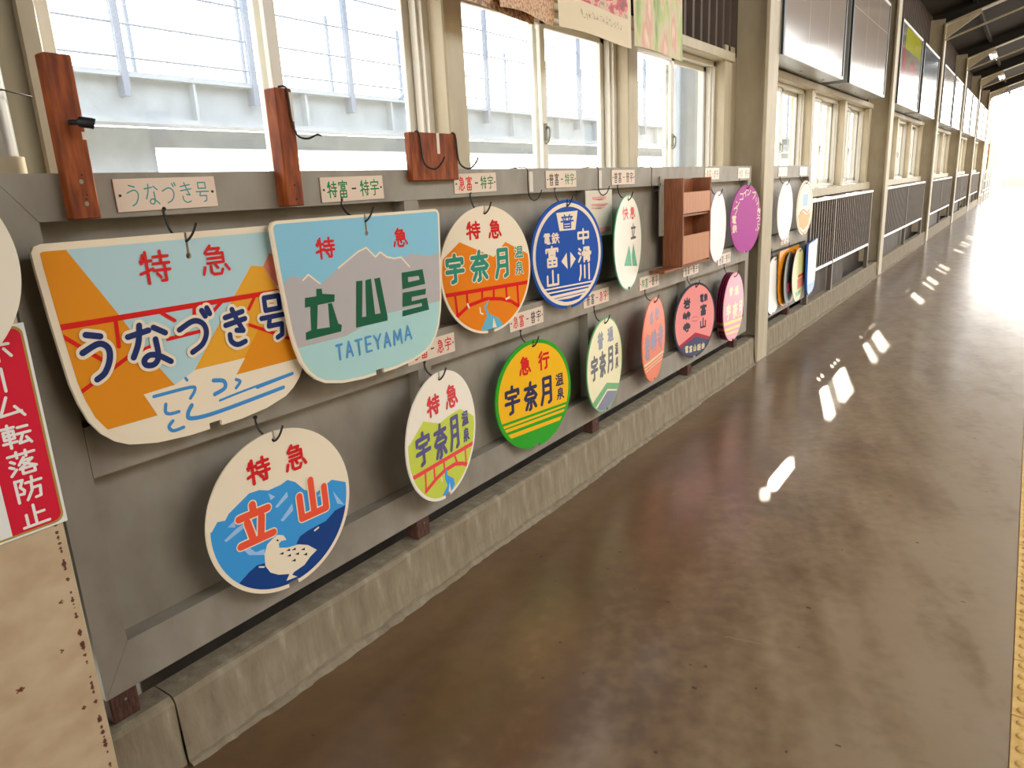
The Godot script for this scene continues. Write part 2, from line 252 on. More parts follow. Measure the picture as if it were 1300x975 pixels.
		["poly", "chevron_picture", "leaf2", [-24.3,-18.4,-19.1,-16.6,1.4,-10.3,29.6,-17.9,29.5,-21.5,2.4,-14.1,-20.1,-21.7]],
		["poly", "field_picture", "slate", [-20.2,-24.4,-13.2,-21,2.4,-15.2,29.5,-22.2,29.1,-39.4]],
		["text", "lettering", "bluegrey", 1.5, "普", -6.6, 14.7, 8.7, 9.4],
		["text", "lettering", "bluegrey", 1.5, "通", 7.8, 15.3, 8.9, 8.5],
		["text", "title_lettering", "charcoal", 1.9, "宇", -15.7, 1.4, 10, 13.7],
		["text", "title_lettering", "charcoal", 1.9, "奈", -4.3, 1.4, 9.8, 14.6],
		["text", "title_lettering", "charcoal", 1.9, "月", 7.3, 1.7, 10, 14.7],
		["text", "lettering", "charcoal", 0.8, "温", 16.7, 5.5, 5.1, 7.1],
		["text", "lettering", "charcoal", 0.8, "泉", 17, -2.5, 5.5, 6.9],
	],
	"orange_express": [
		["line", "stripe_picture", "palecream", 1.2, [-30.4,-11.7,33,-12.1]],
		["line", "stripe_picture", "palecream", 0.5, [-28.2,-14,30.3,-14.3]],
		["line", "stripe_picture", "palecream", 0.5, [-26,-16,30.4,-16.3]],
		["text", "lettering", "bluegrey2", 1.5, "急", -6.4, 14.4, 7.5, 7.6],
		["text", "lettering", "bluegrey2", 1.5, "行", 5.9, 14.8, 8.6, 7.9],
		["text", "title_lettering", "bluegrey2", 2, "岩", -15.3, -1.6, 10.2, 15.9],
		["text", "title_lettering", "bluegrey2", 2, "峅", -1.4, -0.7, 13.7, 14.4],
		["text", "title_lettering", "bluegrey2", 2, "寺", 14.4, -0.7, 12.6, 15.7],
	],
	"pink_local": [
		["poly", "chevron_picture", "wine", [-24.5,-15.7,0.3,-8.4,27.5,-17,27.6,-19.3,0.4,-11.1,-24.5,-18.5]],
		["poly", "field_picture", "dusk", [-24.5,-17.9,0.4,-11.1,30,-19.5,30.8,-36,-24.4,-24.9]],
		["text", "lettering", "dusk2", 0.9, "電", 7.7, 14.2, 4.9, 5.7],
		["text", "lettering", "dusk2", 0.9, "鉄", 12.9, 14.1, 4.7, 5.4],
		["text", "title_lettering", "dusk2", 1.25, "富", 10, 5.9, 9, 7.8],
		["text", "title_lettering", "dusk2", 1.25, "山", 9.9, -3.2, 8.6, 7.8],
		["text", "title_lettering", "dusk2", 1.25, "岩", -10.7, 13.4, 8.7, 7.6],
		["text", "title_lettering", "dusk2", 1.25, "峅", -10.9, 4.9, 9.5, 5.9],
		["text", "title_lettering", "dusk2", 1.25, "寺", -10.6, -3.1, 9.3, 6.9],
		["line", "arrow_picture", "rust", 0.35, [-4.4,2.2,-1.7,2.8,3.2,2.1]],
		["line", "arrow_picture", "rust", 0.35, [-4.4,0.6,1.2,-0.7,3.2,0.2]],
		["text", "small_lettering", "sand", 0.8, "電", -10.4, -18.4, 4.2, 5.1],
		["text", "small_lettering", "sand", 0.8, "富", -5.3, -18.9, 4.1, 4.8],
		["text", "small_lettering", "sand", 0.8, "山", -0.2, -19, 4, 5],
		["text", "small_lettering", "sand", 0.8, "経", 5, -19.5, 4.6, 4.8],
		["text", "small_lettering", "sand", 0.8, "由", 10.4, -19.3, 4.7, 4.4],
	],
	"pink_stack": [
		["line", "stripe_picture", "lemon", 2.2, [-27.5,-9.4,38.1,-13.9]],
		["line", "stripe_picture", "lemon", 1.9, [-22.9,-14.3,38.7,-18.9]],
		["line", "stripe_picture", "lemon", 1.4, [-16,-18.3,34,-22.3]],
		["text", "lettering", "palecream", 1.3, "普", -8.3, 13.2, 10.2, 6.7],
		["text", "lettering", "palecream", 1.3, "通", 5.8, 11.7, 10.8, 7.2],
		["text", "title_lettering", "palecream", 2, "宇", -13.5, -1.8, 12.3, 12.3],
		["text", "title_lettering", "palecream", 2, "奈", 3, -3.1, 14.1, 13.1],
		["text", "title_lettering", "palecream", 2, "月", 17.5, -3.8, 11.5, 12.8],
	],
}

# ---------------------------------------------------------------- materials
func plain(key: String, c: Color, rough := 0.6, metal := 0.0, spec := 0.5) -> StandardMaterial3D:
	if mats.has(key):
		return mats[key]
	var m := StandardMaterial3D.new()
	m.resource_name = key
	m.albedo_color = c
	m.roughness = rough
	m.metallic = metal
	m.metallic_specular = spec
	mats[key] = m
	return m

func paint(key: String) -> StandardMaterial3D:
	return plain("enamel_" + key, palette[key], 0.26, 0.0, 0.36)

func noise_tex(freq: float, ramp: Array, sd: int, size := 512, octaves := 5, kind := FastNoiseLite.TYPE_SIMPLEX_SMOOTH) -> NoiseTexture2D:
	var n := FastNoiseLite.new()
	n.noise_type = kind
	n.seed = sd
	n.frequency = freq
	n.fractal_octaves = octaves
	var t := NoiseTexture2D.new()
	t.width = size
	t.height = size
	t.seamless = true
	t.noise = n
	if ramp.size():
		var g := Gradient.new()
		var offs := PackedFloat32Array()
		var cols := PackedColorArray()
		for r in ramp:
			offs.append(r[0])
			cols.append(r[1])
		g.offsets = offs
		g.colors = cols
		t.color_ramp = g
	return t

func bump_tex(freq: float, sd: int, strength: float, size := 512) -> NoiseTexture2D:
	var t := noise_tex(freq, [], sd, size)
	t.as_normal_map = true
	t.bump_strength = strength
	return t

# grainy surface: colour noise in world space, optional relief, size = metres per repeat
func grained(key: String, ramp: Array, size: Vector3, rough := 0.7, freq := 0.01, sd := 1, bump := 0.0, bump_freq := 0.03, spec := 0.5) -> StandardMaterial3D:
	if mats.has(key):
		return mats[key]
	var m := plain(key, Color.WHITE, rough, 0.0, spec)
	m.albedo_texture = noise_tex(freq, ramp, sd, 512)
	m.uv1_triplanar = true
	m.uv1_world_triplanar = true
	m.uv1_scale = Vector3(1.0 / size.x, 1.0 / size.y, 1.0 / size.z)
	if bump > 0.0:
		m.normal_enabled = true
		m.normal_texture = bump_tex(bump_freq, sd + 7, 4.0)
		m.normal_scale = bump
	return m

func make_materials() -> void:
	# polished concrete of the platform: mottled brown, streaked lighter towards the tactile tiles: side light put into the colour, plus wear,
	# dark pits and a few scratches; the sheet covers 3.6 m across and repeats every 7.2 m along the platform
	var fw := 720
	var fh := 1440
	var a := FastNoiseLite.new(); a.seed = 11; a.frequency = 0.008; a.fractal_octaves = 5
	var b := FastNoiseLite.new(); b.seed = 12; b.frequency = 0.06; b.fractal_octaves = 3
	var ia := a.get_seamless_image(fw, fh)
	var ib := b.get_seamless_image(fw, fh)
	var n3 := FastNoiseLite.new(); n3.seed = 13; n3.frequency = 0.02; n3.fractal_octaves = 4
	var ic := n3.get_seamless_image(fw, fh / 5)
	var im := Image.create(fw, fh, false, Image.FORMAT_RGB8)
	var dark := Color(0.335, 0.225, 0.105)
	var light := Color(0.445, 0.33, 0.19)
	var lit_worn := Color(0.60, 0.51, 0.39)  # wear and the brighter light of the open side, both in this colour
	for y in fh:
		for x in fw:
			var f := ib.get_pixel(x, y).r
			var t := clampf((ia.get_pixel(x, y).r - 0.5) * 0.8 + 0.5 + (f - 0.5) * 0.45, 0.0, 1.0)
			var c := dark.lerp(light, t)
			var side_light := (x / 200.0 - 0.5 - 1.15) / 0.9
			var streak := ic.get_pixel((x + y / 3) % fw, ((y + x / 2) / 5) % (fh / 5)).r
			var w := clampf((side_light + (streak - 0.5) * 1.0 + (ia.get_pixel(x, y).r - 0.5) * 0.35 + (f - 0.5) * 0.55) * 0.85 + 0.42, 0.0, 1.0)
			im.set_pixel(x, y, c.lerp(lit_worn, w * 0.85))
	var rng := RandomNumberGenerator.new(); rng.seed = 5
	for i in 220:
		im.fill_rect(Rect2i(rng.randi_range(0, fw - 8), rng.randi_range(0, fh - 4), rng.randi_range(1, 3), 1 + (i % 2)), Color(0.17, 0.12, 0.08))
	for i in 14:
		var px := rng.randf_range(40, fw - 40); var py := rng.randf_range(40, fh - 40)
		var ang := rng.randf_range(-0.7, 0.7)
		for q in rng.randi_range(12, 34):
			im.set_pixel(int(px + cos(ang) * q), int(py + sin(ang) * q), Color(0.56, 0.46, 0.33))
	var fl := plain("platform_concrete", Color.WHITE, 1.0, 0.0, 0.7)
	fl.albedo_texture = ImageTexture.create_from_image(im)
	fl.roughness_texture = noise_tex(0.02, [[0.0, Color(0.32, 0.32, 0.32)], [0.5, Color(0.37, 0.37, 0.37)], [1.0, Color(0.45, 0.45, 0.45)]], 21, 1024)
	fl.clearcoat_enabled = true   # floor sealer
	fl.clearcoat = 0.65
	fl.clearcoat_roughness = 0.19
	fl.normal_enabled = true
	fl.normal_texture = bump_tex(0.05, 31, 2.0, 1024)
	fl.normal_scale = 0.06

	grained("grey_steel", [[0.0, Color(0.50, 0.46, 0.40)], [0.5, Color(0.55, 0.51, 0.445)], [1.0, Color(0.585, 0.55, 0.485)]], Vector3(0.9, 1.6, 0.9), 0.5, 0.012, 3, 0.05)
	grained("kerb_concrete", [[0.0, Color(0.44, 0.38, 0.285)], [0.35, Color(0.50, 0.44, 0.345)], [0.65, Color(0.53, 0.475, 0.375)], [0.82, Color(0.565, 0.515, 0.42)], [1.0, Color(0.66, 0.61, 0.52)]], Vector3(0.6, 2.2, 0.6), 0.85, 0.016, 4, 0.5)
	grained("cream_steel", [[0.0, Color(0.65, 0.59, 0.47)], [0.5, Color(0.68, 0.62, 0.50)], [1.0, Color(0.71, 0.65, 0.53)]], Vector3(0.8, 2.2, 0.8), 0.5, 0.01, 5)
	grained("dark_cladding", [[0.0, Color(0.27, 0.215, 0.17)], [1.0, Color(0.37, 0.30, 0.245)]], Vector3(1.2, 2.5, 1.2), 0.7, 0.01, 6)
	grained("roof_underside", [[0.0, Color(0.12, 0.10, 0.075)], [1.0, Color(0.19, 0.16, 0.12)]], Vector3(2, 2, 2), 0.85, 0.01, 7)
	grained("lower_wall", [[0.0, Color(0.26, 0.22, 0.18)], [1.0, Color(0.35, 0.31, 0.26)]], Vector3(1, 2, 1), 0.7, 0.01, 8)
	grained("red_wood", [[0.0, Color(0.36, 0.155, 0.05)], [0.4, Color(0.49, 0.225, 0.075)], [0.7, Color(0.56, 0.275, 0.095)], [1.0, Color(0.63, 0.335, 0.13)]], Vector3(0.16, 0.9, 0.16), 0.6, 0.012, 9, 0.0, 0.03, 0.35)
	grained("box_wood", [[0.0, Color(0.43, 0.225, 0.11)], [0.5, Color(0.51, 0.285, 0.145)], [1.0, Color(0.58, 0.345, 0.19)]], Vector3(0.1, 1.2, 0.1), 0.5, 0.012, 10)
	grained("pale_wood", [[0.0, Color(0.66, 0.42, 0.27)], [0.5, Color(0.72, 0.48, 0.32)], [1.0, Color(0.77, 0.54, 0.38)]], Vector3(0.1, 1.2, 0.1), 0.5, 0.012, 13)
	grained("old_timber", [[0.0, Color(0.20, 0.10, 0.06)], [0.5, Color(0.30, 0.17, 0.11)], [1.0, Color(0.38, 0.25, 0.17)]], Vector3(0.1, 0.5, 0.1), 0.8, 0.02, 14, 0.4)
	# old painted sheet steel with rust freckles
	var rim := Image.create(512, 1024, false, Image.FORMAT_RGB8)
	var nz := FastNoiseLite.new(); nz.seed = 41; nz.frequency = 0.012; nz.fractal_octaves = 4
	var ni := nz.get_image(512, 1024)
	for y in 1024:
		for x in 512:
			rim.set_pixel(x, y, Color(0.70, 0.59, 0.45).lerp(Color(0.79, 0.70, 0.56), ni.get_pixel(x, y).r))
	for i in 46:
		var c := Vector2(rng.randf_range(20, 492), rng.randf_range(20, 1004))
		var rad := rng.randf_range(1.5, 4.5) * (1.7 if i % 7 == 0 else 1.0)
		for dy in range(-9, 10):
			for dx in range(-9, 10):
				var e := Vector2(dx * (1.0 + 0.5 * sin(i)), dy).length() + 1.6 * sin(dx * 1.3 + i) * cos(dy * 1.1)
				var px := int(c.x) + dx; var py := int(c.y) + dy
				if e < rad and px >= 0 and px < 512 and py >= 0 and py < 1024:
					rim.set_pixel(px, py, Color(0.30, 0.13, 0.07) if e < rad * 0.6 else Color(0.46, 0.26, 0.13))
	for y in 1024:   # flaking along the folded edge
		var wob := nz.get_noise_2d(900.0, y * 6.0)
		if wob > 0.05:
			for x in range(int(503 - 5 * wob), int(504 + 3 * wob)):
				rim.set_pixel(clampi(x, 0, 511), y, Color(0.34, 0.16, 0.12))
	var rp := plain("rusty_paint", Color.WHITE, 0.5)
	rp.albedo_texture = ImageTexture.create_from_image(rim)
	grained("tactile_yellow", [[0.0, Color(0.72, 0.55, 0.27)], [0.5, Color(0.80, 0.63, 0.33)], [1.0, Color(0.84, 0.69, 0.42)]], Vector3(0.6, 0.6, 0.6), 0.6, 0.02, 16)
	grained("ballast", [[0.0, Color(0.36, 0.33, 0.30)], [0.5, Color(0.52, 0.49, 0.45)], [1.0, Color(0.66, 0.63, 0.59)]], Vector3(2, 2, 2), 0.95, 0.06, 17)
	grained("bridge_paint", [[0.0, Color(0.47, 0.50, 0.515)], [1.0, Color(0.55, 0.58, 0.60)]], Vector3(2, 2, 2), 0.6, 0.01, 18)
	grained("yard", [[0.0, Color(0.62, 0.61, 0.58)], [1.0, Color(0.76, 0.75, 0.72)]], Vector3(4, 4, 4), 0.9, 0.02, 19)
	grained("brown_board", [[0.0, Color(0.66, 0.50, 0.32)], [1.0, Color(0.74, 0.58, 0.40)]], Vector3(2, 2, 2), 0.7, 0.01, 20)
	grained("brown_poster", [[0.0, Color(0.20, 0.15, 0.10)], [0.4, Color(0.52, 0.36, 0.22)], [0.6, Color(0.78, 0.62, 0.42)], [1.0, Color(0.55, 0.25, 0.15)]], Vector3(0.5, 0.5, 0.5), 0.5, 0.03, 22)
	grained("garden_poster", [[0.0, Color(0.32, 0.42, 0.16)], [0.35, Color(0.62, 0.66, 0.32)], [0.55, Color(0.74, 0.66, 0.50)], [0.75, Color(0.76, 0.52, 0.40)], [1.0, Color(0.82, 0.74, 0.60)]], Vector3(1.0, 3.2, 1.0), 0.5, 0.012, 23)
	grained("fruit_print", [[0.0, Color(0.25, 0.12, 0.08)], [0.4, Color(0.70, 0.12, 0.12)], [0.6, Color(0.80, 0.62, 0.50)], [1.0, Color(0.30, 0.36, 0.18)]], Vector3(1.2, 0.8, 1.2), 0.5, 0.02, 24)
	plain("poster_paper", Color(0.80, 0.72, 0.57), 0.55)
	plain("aluminium", Color(0.80, 0.77, 0.70), 0.42, 0.0)
	plain("dark_aluminium", Color(0.42, 0.38, 0.32), 0.5, 0.0)
	plain("railing_steel", Color(0.38, 0.33, 0.27), 0.45, 0.1)
	plain("rail_paint", Color(0.36, 0.40, 0.46), 0.6)
	plain("corner_shade_board", Color(0.10, 0.09, 0.075), 0.8)  # near black puts the shade of the unlit corner into the colour
	plain("bright_rail", Color(0.82, 0.80, 0.78), 0.3, 0.5)
	plain("galvanised", Color(0.62, 0.62, 0.60), 0.35, 0.6)
	plain("wire", Color(0.14, 0.115, 0.095), 0.45, 0.4)
	plain("black_rubber", Color(0.05, 0.05, 0.05), 0.6)
	plain("screw_steel", Color(0.50, 0.49, 0.42), 0.35, 0.7)
	plain("black_frame", Color(0.06, 0.055, 0.05), 0.4)
	plain("acrylic", Color(0.62, 0.57, 0.52), 0.10)
	plain("acrylic_line", Color(0.75, 0.70, 0.62), 0.10)
	plain("ad_yellow", Color(0.72, 0.72, 0.16), 0.10)
	plain("ad_pink", Color(0.72, 0.34, 0.36), 0.10)
	plain("ad_grey", Color(0.55, 0.55, 0.50), 0.10)
	plain("ad_blue", Color(0.40, 0.43, 0.46), 0.10)
	plain("paper", Color(0.84, 0.79, 0.70), 0.7)
	plain("pink_ink", Color(0.84, 0.58, 0.53), 0.7)
	plain("bird_hole", Color(0.10, 0.09, 0.08), 0.8)
	var g := plain("window_glass", Color(0.92, 0.96, 0.95, 0.10), 0.02)
	g.transparency = BaseMaterial3D.TRANSPARENCY_ALPHA
	var tube := plain("tube_glow", Color(1, 1, 1), 0.5)
	tube.emission_enabled = true
	tube.emission = Color(0.95, 0.98, 1.0)
	tube.emission_energy_multiplier = 4.0

# ---------------------------------------------------------------- mesh helpers
func begin() -> SurfaceTool:
	var st := SurfaceTool.new()
	st.begin(Mesh.PRIMITIVE_TRIANGLES)
	return st

func tri(st: SurfaceTool, a: Vector3, b: Vector3, c: Vector3, n: Vector3) -> void:
	if (b - a).cross(c - a).dot(n) > 0.0:   # front faces run clockwise
		var t := b; b = c; c = t
	for p in [a, b, c]:
		st.set_normal(n)
		st.add_vertex(p)

func quad(st: SurfaceTool, a: Vector3, b: Vector3, c: Vector3, d: Vector3) -> void:
	var n := (b - a).cross(c - a)
	if n.length() < 1e-12:
		n = (c - a).cross(d - a)
	n = n.normalized()
	tri(st, a, b, c, n)
	tri(st, a, c, d, n)

# box between two corners with chamfered edges
func box(st: SurfaceTool, a: Vector3, b: Vector3, e := 0.0) -> void:
	var lo := Vector3(minf(a.x, b.x), minf(a.y, b.y), minf(a.z, b.z))
	var hi := Vector3(maxf(a.x, b.x), maxf(a.y, b.y), maxf(a.z, b.z))
	var c := (lo + hi) / 2.0
	var h := (hi - lo) / 2.0
	e = minf(e, 0.45 * minf(h.x, minf(h.y, h.z)))
	for ax in 3:
		var u := (ax + 1) % 3
		var v := (ax + 2) % 3
		for s in [-1.0, 1.0]:
			var q: Array[Vector3] = []
			for k in [[-1, -1], [1, -1], [1, 1], [-1, 1]]:
				var p := Vector3.ZERO
				p[ax] = s * h[ax]
				p[u] = k[0] * (h[u] - e)
				p[v] = k[1] * (h[v] - e)
				q.append(c + p)
			if s < 0: q.reverse()
			quad(st, q[0], q[1], q[2], q[3])
	if e <= 0.0:
		return
	for ax in 3:
		var u := (ax + 1) % 3
		var v := (ax + 2) % 3
		for su in [-1.0, 1.0]:
			for sv in [-1.0, 1.0]:
				var q: Array[Vector3] = []
				for k in [[-1, 0], [1, 0], [1, 1], [-1, 1]]:
					var p := Vector3.ZERO
					p[ax] = k[0] * (h[ax] - e)
					p[u] = su * (h[u] - (e if k[1] == 1 else 0.0))
					p[v] = sv * (h[v] - (e if k[1] == 0 else 0.0))
					q.append(c + p)
				if (q[1] - q[0]).cross(q[2] - q[0]).dot(q[0] + q[2] - 2.0 * c) < 0: q.reverse()
				quad(st, q[0], q[1], q[2], q[3])
	for sx in [-1.0, 1.0]:
		for sy in [-1.0, 1.0]:
			for sz in [-1.0, 1.0]:
				var n := Vector3(sx, sy, sz).normalized()
				tri(st, c + Vector3(sx * h.x, sy * (h.y - e), sz * (h.z - e)), c + Vector3(sx * (h.x - e), sy * h.y, sz * (h.z - e)), c + Vector3(sx * (h.x - e), sy * (h.y - e), sz * h.z), n)

# flat polygon in the xy plane facing +z
func sheet(st: SurfaceTool, poly: PackedVector2Array, z: float, facing := 1.0) -> void:
	var idx := Geometry2D.triangulate_polygon(poly)
	for i in range(0, idx.size(), 3):
		var p := poly[idx[i]]; var q := poly[idx[i + 1]]; var r := poly[idx[i + 2]]
		tri(st, Vector3(p.x, p.y, z), Vector3(q.x, q.y, z), Vector3(r.x, r.y, z), Vector3(0, 0, facing))

func prism(st: SurfaceTool, poly: PackedVector2Array, z0: float, z1: float) -> void:
	sheet(st, poly, z1, 1.0)
	sheet(st, poly, z0, -1.0)
	var cw := Geometry2D.is_polygon_clockwise(poly)
	for i in poly.size():
		var p := poly[i]; var q := poly[(i + 1) % poly.size()]
		if p.distance_to(q) < 1e-6:
			continue
		var n := Vector3(q.y - p.y, p.x - q.x, 0).normalized() * (-1.0 if cw else 1.0)
		tri(st, Vector3(p.x, p.y, z0), Vector3(q.x, q.y, z0), Vector3(q.x, q.y, z1), n)
		tri(st, Vector3(p.x, p.y, z0), Vector3(q.x, q.y, z1), Vector3(p.x, p.y, z1), n)

func tube(st: SurfaceTool, pts: Array, r: float, n := 8, r_end := -1.0) -> void:
	var rings := []
	var up := Vector3.UP
	for i in pts.size():
		var d: Vector3 = (pts[mini(i + 1, pts.size() - 1)] - pts[maxi(i - 1, 0)]).normalized()
		if absf(d.dot(up)) > 0.97: up = Vector3.RIGHT
		var sx := d.cross(up).normalized()
		var sy := sx.cross(d).normalized()
		up = sy
		var rr := r if r_end < 0 else lerpf(r, r_end, float(i) / (pts.size() - 1))
		var ring := []
		for k in n:
			var t := TAU * k / n
			var dir := sx * cos(t) + sy * sin(t)
			ring.append([pts[i] + dir * rr, dir])
		rings.append(ring)
	for i in pts.size() - 1:
		for k in n:
			var a = rings[i][k]; var b = rings[i][(k + 1) % n]; var c = rings[i + 1][(k + 1) % n]; var d = rings[i + 1][k]
			for t3 in [[a, b, c], [a, c, d]]:
				var g: Vector3 = (t3[1][0] - t3[0][0]).cross(t3[2][0] - t3[0][0])
				var o: Array = t3 if g.dot(t3[0][1]) < 0 else [t3[0], t3[2], t3[1]]
				for w in o:
					st.set_normal(w[1]); st.add_vertex(w[0])
	for e in [0, pts.size() - 1]:
		var nn: Vector3 = (pts[0] - pts[1]).normalized() if e == 0 else (pts[-1] - pts[-2]).normalized()
		for k in range(1, n - 1):
			tri(st, rings[e][0][0], rings[e][k][0], rings[e][k + 1][0], nn)

func smooth_path(pts: Array, steps := 5) -> Array:
	var out := []
	for i in pts.size() - 1:
		var p0: Vector3 = pts[maxi(i - 1, 0)]; var p1: Vector3 = pts[i]; var p2: Vector3 = pts[i + 1]; var p3: Vector3 = pts[mini(i + 2, pts.size() - 1)]
		for s in steps:
			out.append(p1.cubic_interpolate(p2, p0, p3, float(s) / steps))
	out.append(pts[-1])
	return out

func put(called: String, st: SurfaceTool, m: Material, parent: Node) -> MeshInstance3D:
	var o := MeshInstance3D.new()
	o.name = called
	o.mesh = st.commit()
	o.material_override = m
	parent.add_child(o, true)
	return o

func one_box(called: String, a: Vector3, b: Vector3, m: String, parent: Node, e := 0.003) -> MeshInstance3D:
	var st := begin()
	box(st, a, b, e)
	return put(called, st, mats[m], parent)

func numbered(called: String) -> String:
	if not used.has(called):
		used[called] = 0
		return called
	used[called] += 1
	return "%s_%03d" % [called, used[called]]

func thing(called: String, label: String, category: String, group := "", at := Vector3.ZERO, turn := 0.0) -> Node3D:
	var o := Node3D.new()
	o.name = numbered(called)
	o.set_meta("label", label)
	o.set_meta("category", category)
	if group: o.set_meta("group", group)
	o.position = at
	o.rotation.y = turn
	add_child(o)
	return o

func structure(called: String, at := Vector3.ZERO) -> Node3D:
	var o := Node3D.new()
	o.name = called
	o.set_meta("kind", "structure")
	o.position = at
	add_child(o)
	return o

# a thing on the wall: local x runs along the wall away from the camera, y up, z out from the wall
func wall_thing(called: String, label: String, category: String, group: String, along: float, high: float, out: float, yaw := 0.0) -> Node3D:
	return thing(called, label, category, group, Vector3(out, high, -along), PI / 2 - deg_to_rad(yaw))

# ---------------------------------------------------------------- painted signs
func poly_of(flat: Array, k := 0.01) -> PackedVector2Array:
	var p := PackedVector2Array()
	for i in range(0, flat.size(), 2):
		p.append(Vector2(flat[i], flat[i + 1]) * k)
	return p

func disc_outline(r: float) -> PackedVector2Array:
	var p := PackedVector2Array()
	for i in 96:
		var t := TAU * (i + 0.5) / 96
		p.append(Vector2(cos(t), sin(t)) * r)
	return p

# the square notch at the foot of a board and the keyhole slit at its top
func cut_outline(p: PackedVector2Array, notch: bool, slit: float) -> PackedVector2Array:
	var top := -9.0
	var bottom := 9.0
	for v in p:
		top = maxf(top, v.y); bottom = minf(bottom, v.y)
	if notch:
		p = Geometry2D.clip_polygons(p, PackedVector2Array([Vector2(-0.019, bottom - 0.03), Vector2(0.019, bottom - 0.03), Vector2(0.019, bottom + 0.016), Vector2(-0.019, bottom + 0.016)]))[0]
	if slit > 0:
		var s := slit * 0.01
		p = Geometry2D.clip_polygons(p, PackedVector2Array([Vector2(-0.0036, top - s), Vector2(0.0036, top - s), Vector2(0.0036, top + 0.02), Vector2(-0.0036, top + 0.02)]))[0]
		var hole := PackedVector2Array()
		for i in 10: hole.append(Vector2(0, top - s) + Vector2(cos(TAU * i / 10), sin(TAU * i / 10)) * 0.0085)
		p = Geometry2D.clip_polygons(p, hole)[0]
	return p

func shield_outline() -> PackedVector2Array:
	var half := [0, 0, 34.9, 0, 36.4, -0.5, 37.1, -1.8, 37.0, -5, 36.3, -16, 34.9, -32.5, 33.9, -37.5, 32.4, -42.3, 30.2, -46, 27.5, -48.7, 24.2, -50.6, 17, -52.4, 8, -53.2]
	var p := PackedVector2Array()
	for i in range(2, half.size(), 2): p.append(Vector2(half[i], half[i + 1]) * 0.01)
	for i in range(half.size() - 2, 0, -2): p.append(Vector2(-half[i], half[i + 1]) * 0.01)
	return p

# polygon offsets are worked out in millimetres, so that round corners come out round
func scaled(p: PackedVector2Array, k: float) -> PackedVector2Array:
	var q := PackedVector2Array()
	for v in p: q.append(v * k)
	return q

func inset(p: PackedVector2Array, d: float) -> PackedVector2Array:
	var best := PackedVector2Array()
	for q in Geometry2D.offset_polygon(scaled(p, 1000.0), -d * 10.0, Geometry2D.JOIN_ROUND):
		if q.size() > best.size(): best = q
	return scaled(best, 0.001)

func lay(st: SurfaceTool, poly: PackedVector2Array, clip: PackedVector2Array, z: float) -> void:
	if clip.size() == 0:
		sheet(st, poly, z)
		return
	for q in Geometry2D.intersect_polygons(poly, clip):
		if q.size() > 2: sheet(st, q, z)

func pen(st: SurfaceTool, line: PackedVector2Array, width: float, clip: PackedVector2Array, z: float) -> float:
	for i in line.size() - 1:
		var r := width / 2.0
		var d := (line[i + 1] - line[i]).angle()
		var cap := PackedVector2Array()
		for k in 7: cap.append(line[i + 1] + Vector2.from_angle(d - PI / 2 + PI * k / 6) * r)
		for k in 7: cap.append(line[i] + Vector2.from_angle(d + PI / 2 + PI * k / 6) * r)
		lay(st, cap, clip, z)
		z += 0.000004
	return z

func strokes(st: SurfaceTool, ch: String, cx: float, cy: float, w: float, h: float, width: float, clip: PackedVector2Array, z: float) -> float:
	w -= width * 0.7; h -= width * 0.7
	for s in GLYPHS[ch]:
		var line := PackedVector2Array()
		for i in range(0, s.size(), 2):
			line.append(Vector2(cx + (s[i] / 100.0 - 0.5) * w, cy + (0.5 - s[i + 1] / 100.0) * h) * 0.01)
		z = pen(st, rounded(line) if ch in "うなづきつふ" else line, width * 0.01, clip, z)
	return z

func rounded(line: PackedVector2Array) -> PackedVector2Array:
	if line.size() < 3: return line
	var out := PackedVector2Array()
	for i in line.size() - 1:
		for k in 5:
			out.append(line[i].cubic_interpolate(line[i + 1], line[maxi(i - 1, 0)], line[mini(i + 2, line.size() - 1)], k / 5.0))
	out.append(line[-1])
	return out

# paints the listed shapes and characters on a sign, each shape and each character a mesh of its own
func artwork(parent: Node3D, ops: Array, clip: PackedVector2Array, z: float) -> float:
	var i := 0
	while i < ops.size():
		var j := i
		while j < ops.size() and ops[j][1] == ops[i][1] and ops[j][2] == ops[i][2] and ops[j].size() == ops[i].size() and (ops[j][0] == "text") == (ops[i][0] == "text"): j += 1
		z += 0.00015
		var outlines := []
		if ops[i][0] == "text" and ops[i].size() > 9:
			for k in range(i, j):
				var o: Array = ops[k]
				var so := begin()
				z = strokes(so, o[4], o[5], o[6], o[7] + 1.2 * o[10], o[8] + 1.2 * o[10], o[3] * PEN + 2.0 * o[10], clip, z)
				outlines.append(put("letter_outline", so, paint(o[9]), parent))
			z += 0.00015
		for k in range(i, j):
			var o: Array = ops[k]
			var st := begin()
			if o[0] == "poly":
				lay(st, poly_of(o[3]), clip, z)
			elif o[0] == "line":
				z = pen(st, rounded(poly_of(o[4])) if o[1] == "wave_picture" else poly_of(o[4]), o[3] * 0.01, clip, z)
			else:
				z = strokes(st, o[4], o[5], o[6], o[7], o[8], o[3] * PEN, clip, z)
			z += 0.00001
			put(o[1].replace("lettering", "letter"), st, paint(o[2]), outlines[k - i] if outlines else parent)
		i = j
	return z

# fields: [colour, inset in cm] painted over the whole board, outermost first
func headboard(t: Node3D, outline: PackedVector2Array, slit: float, thick: float, board: String, fields: Array, ops: Array, clip_inset: float) -> void:
	var st := begin()
	var cut := cut_outline(outline, true, slit)
	prism(st, cut, -thick, 0.0)
	put("board", st, paint(board), t)
	var z := 0.0
	for f in fields:
		z += 0.0002
		var s2 := begin()
		lay(s2, inset(outline, f[1]), cut, z)
		put("painted_field", s2, paint(f[0]), t)
	artwork(t, ops, Geometry2D.intersect_polygons(inset(outline, clip_inset), cut)[0], z)

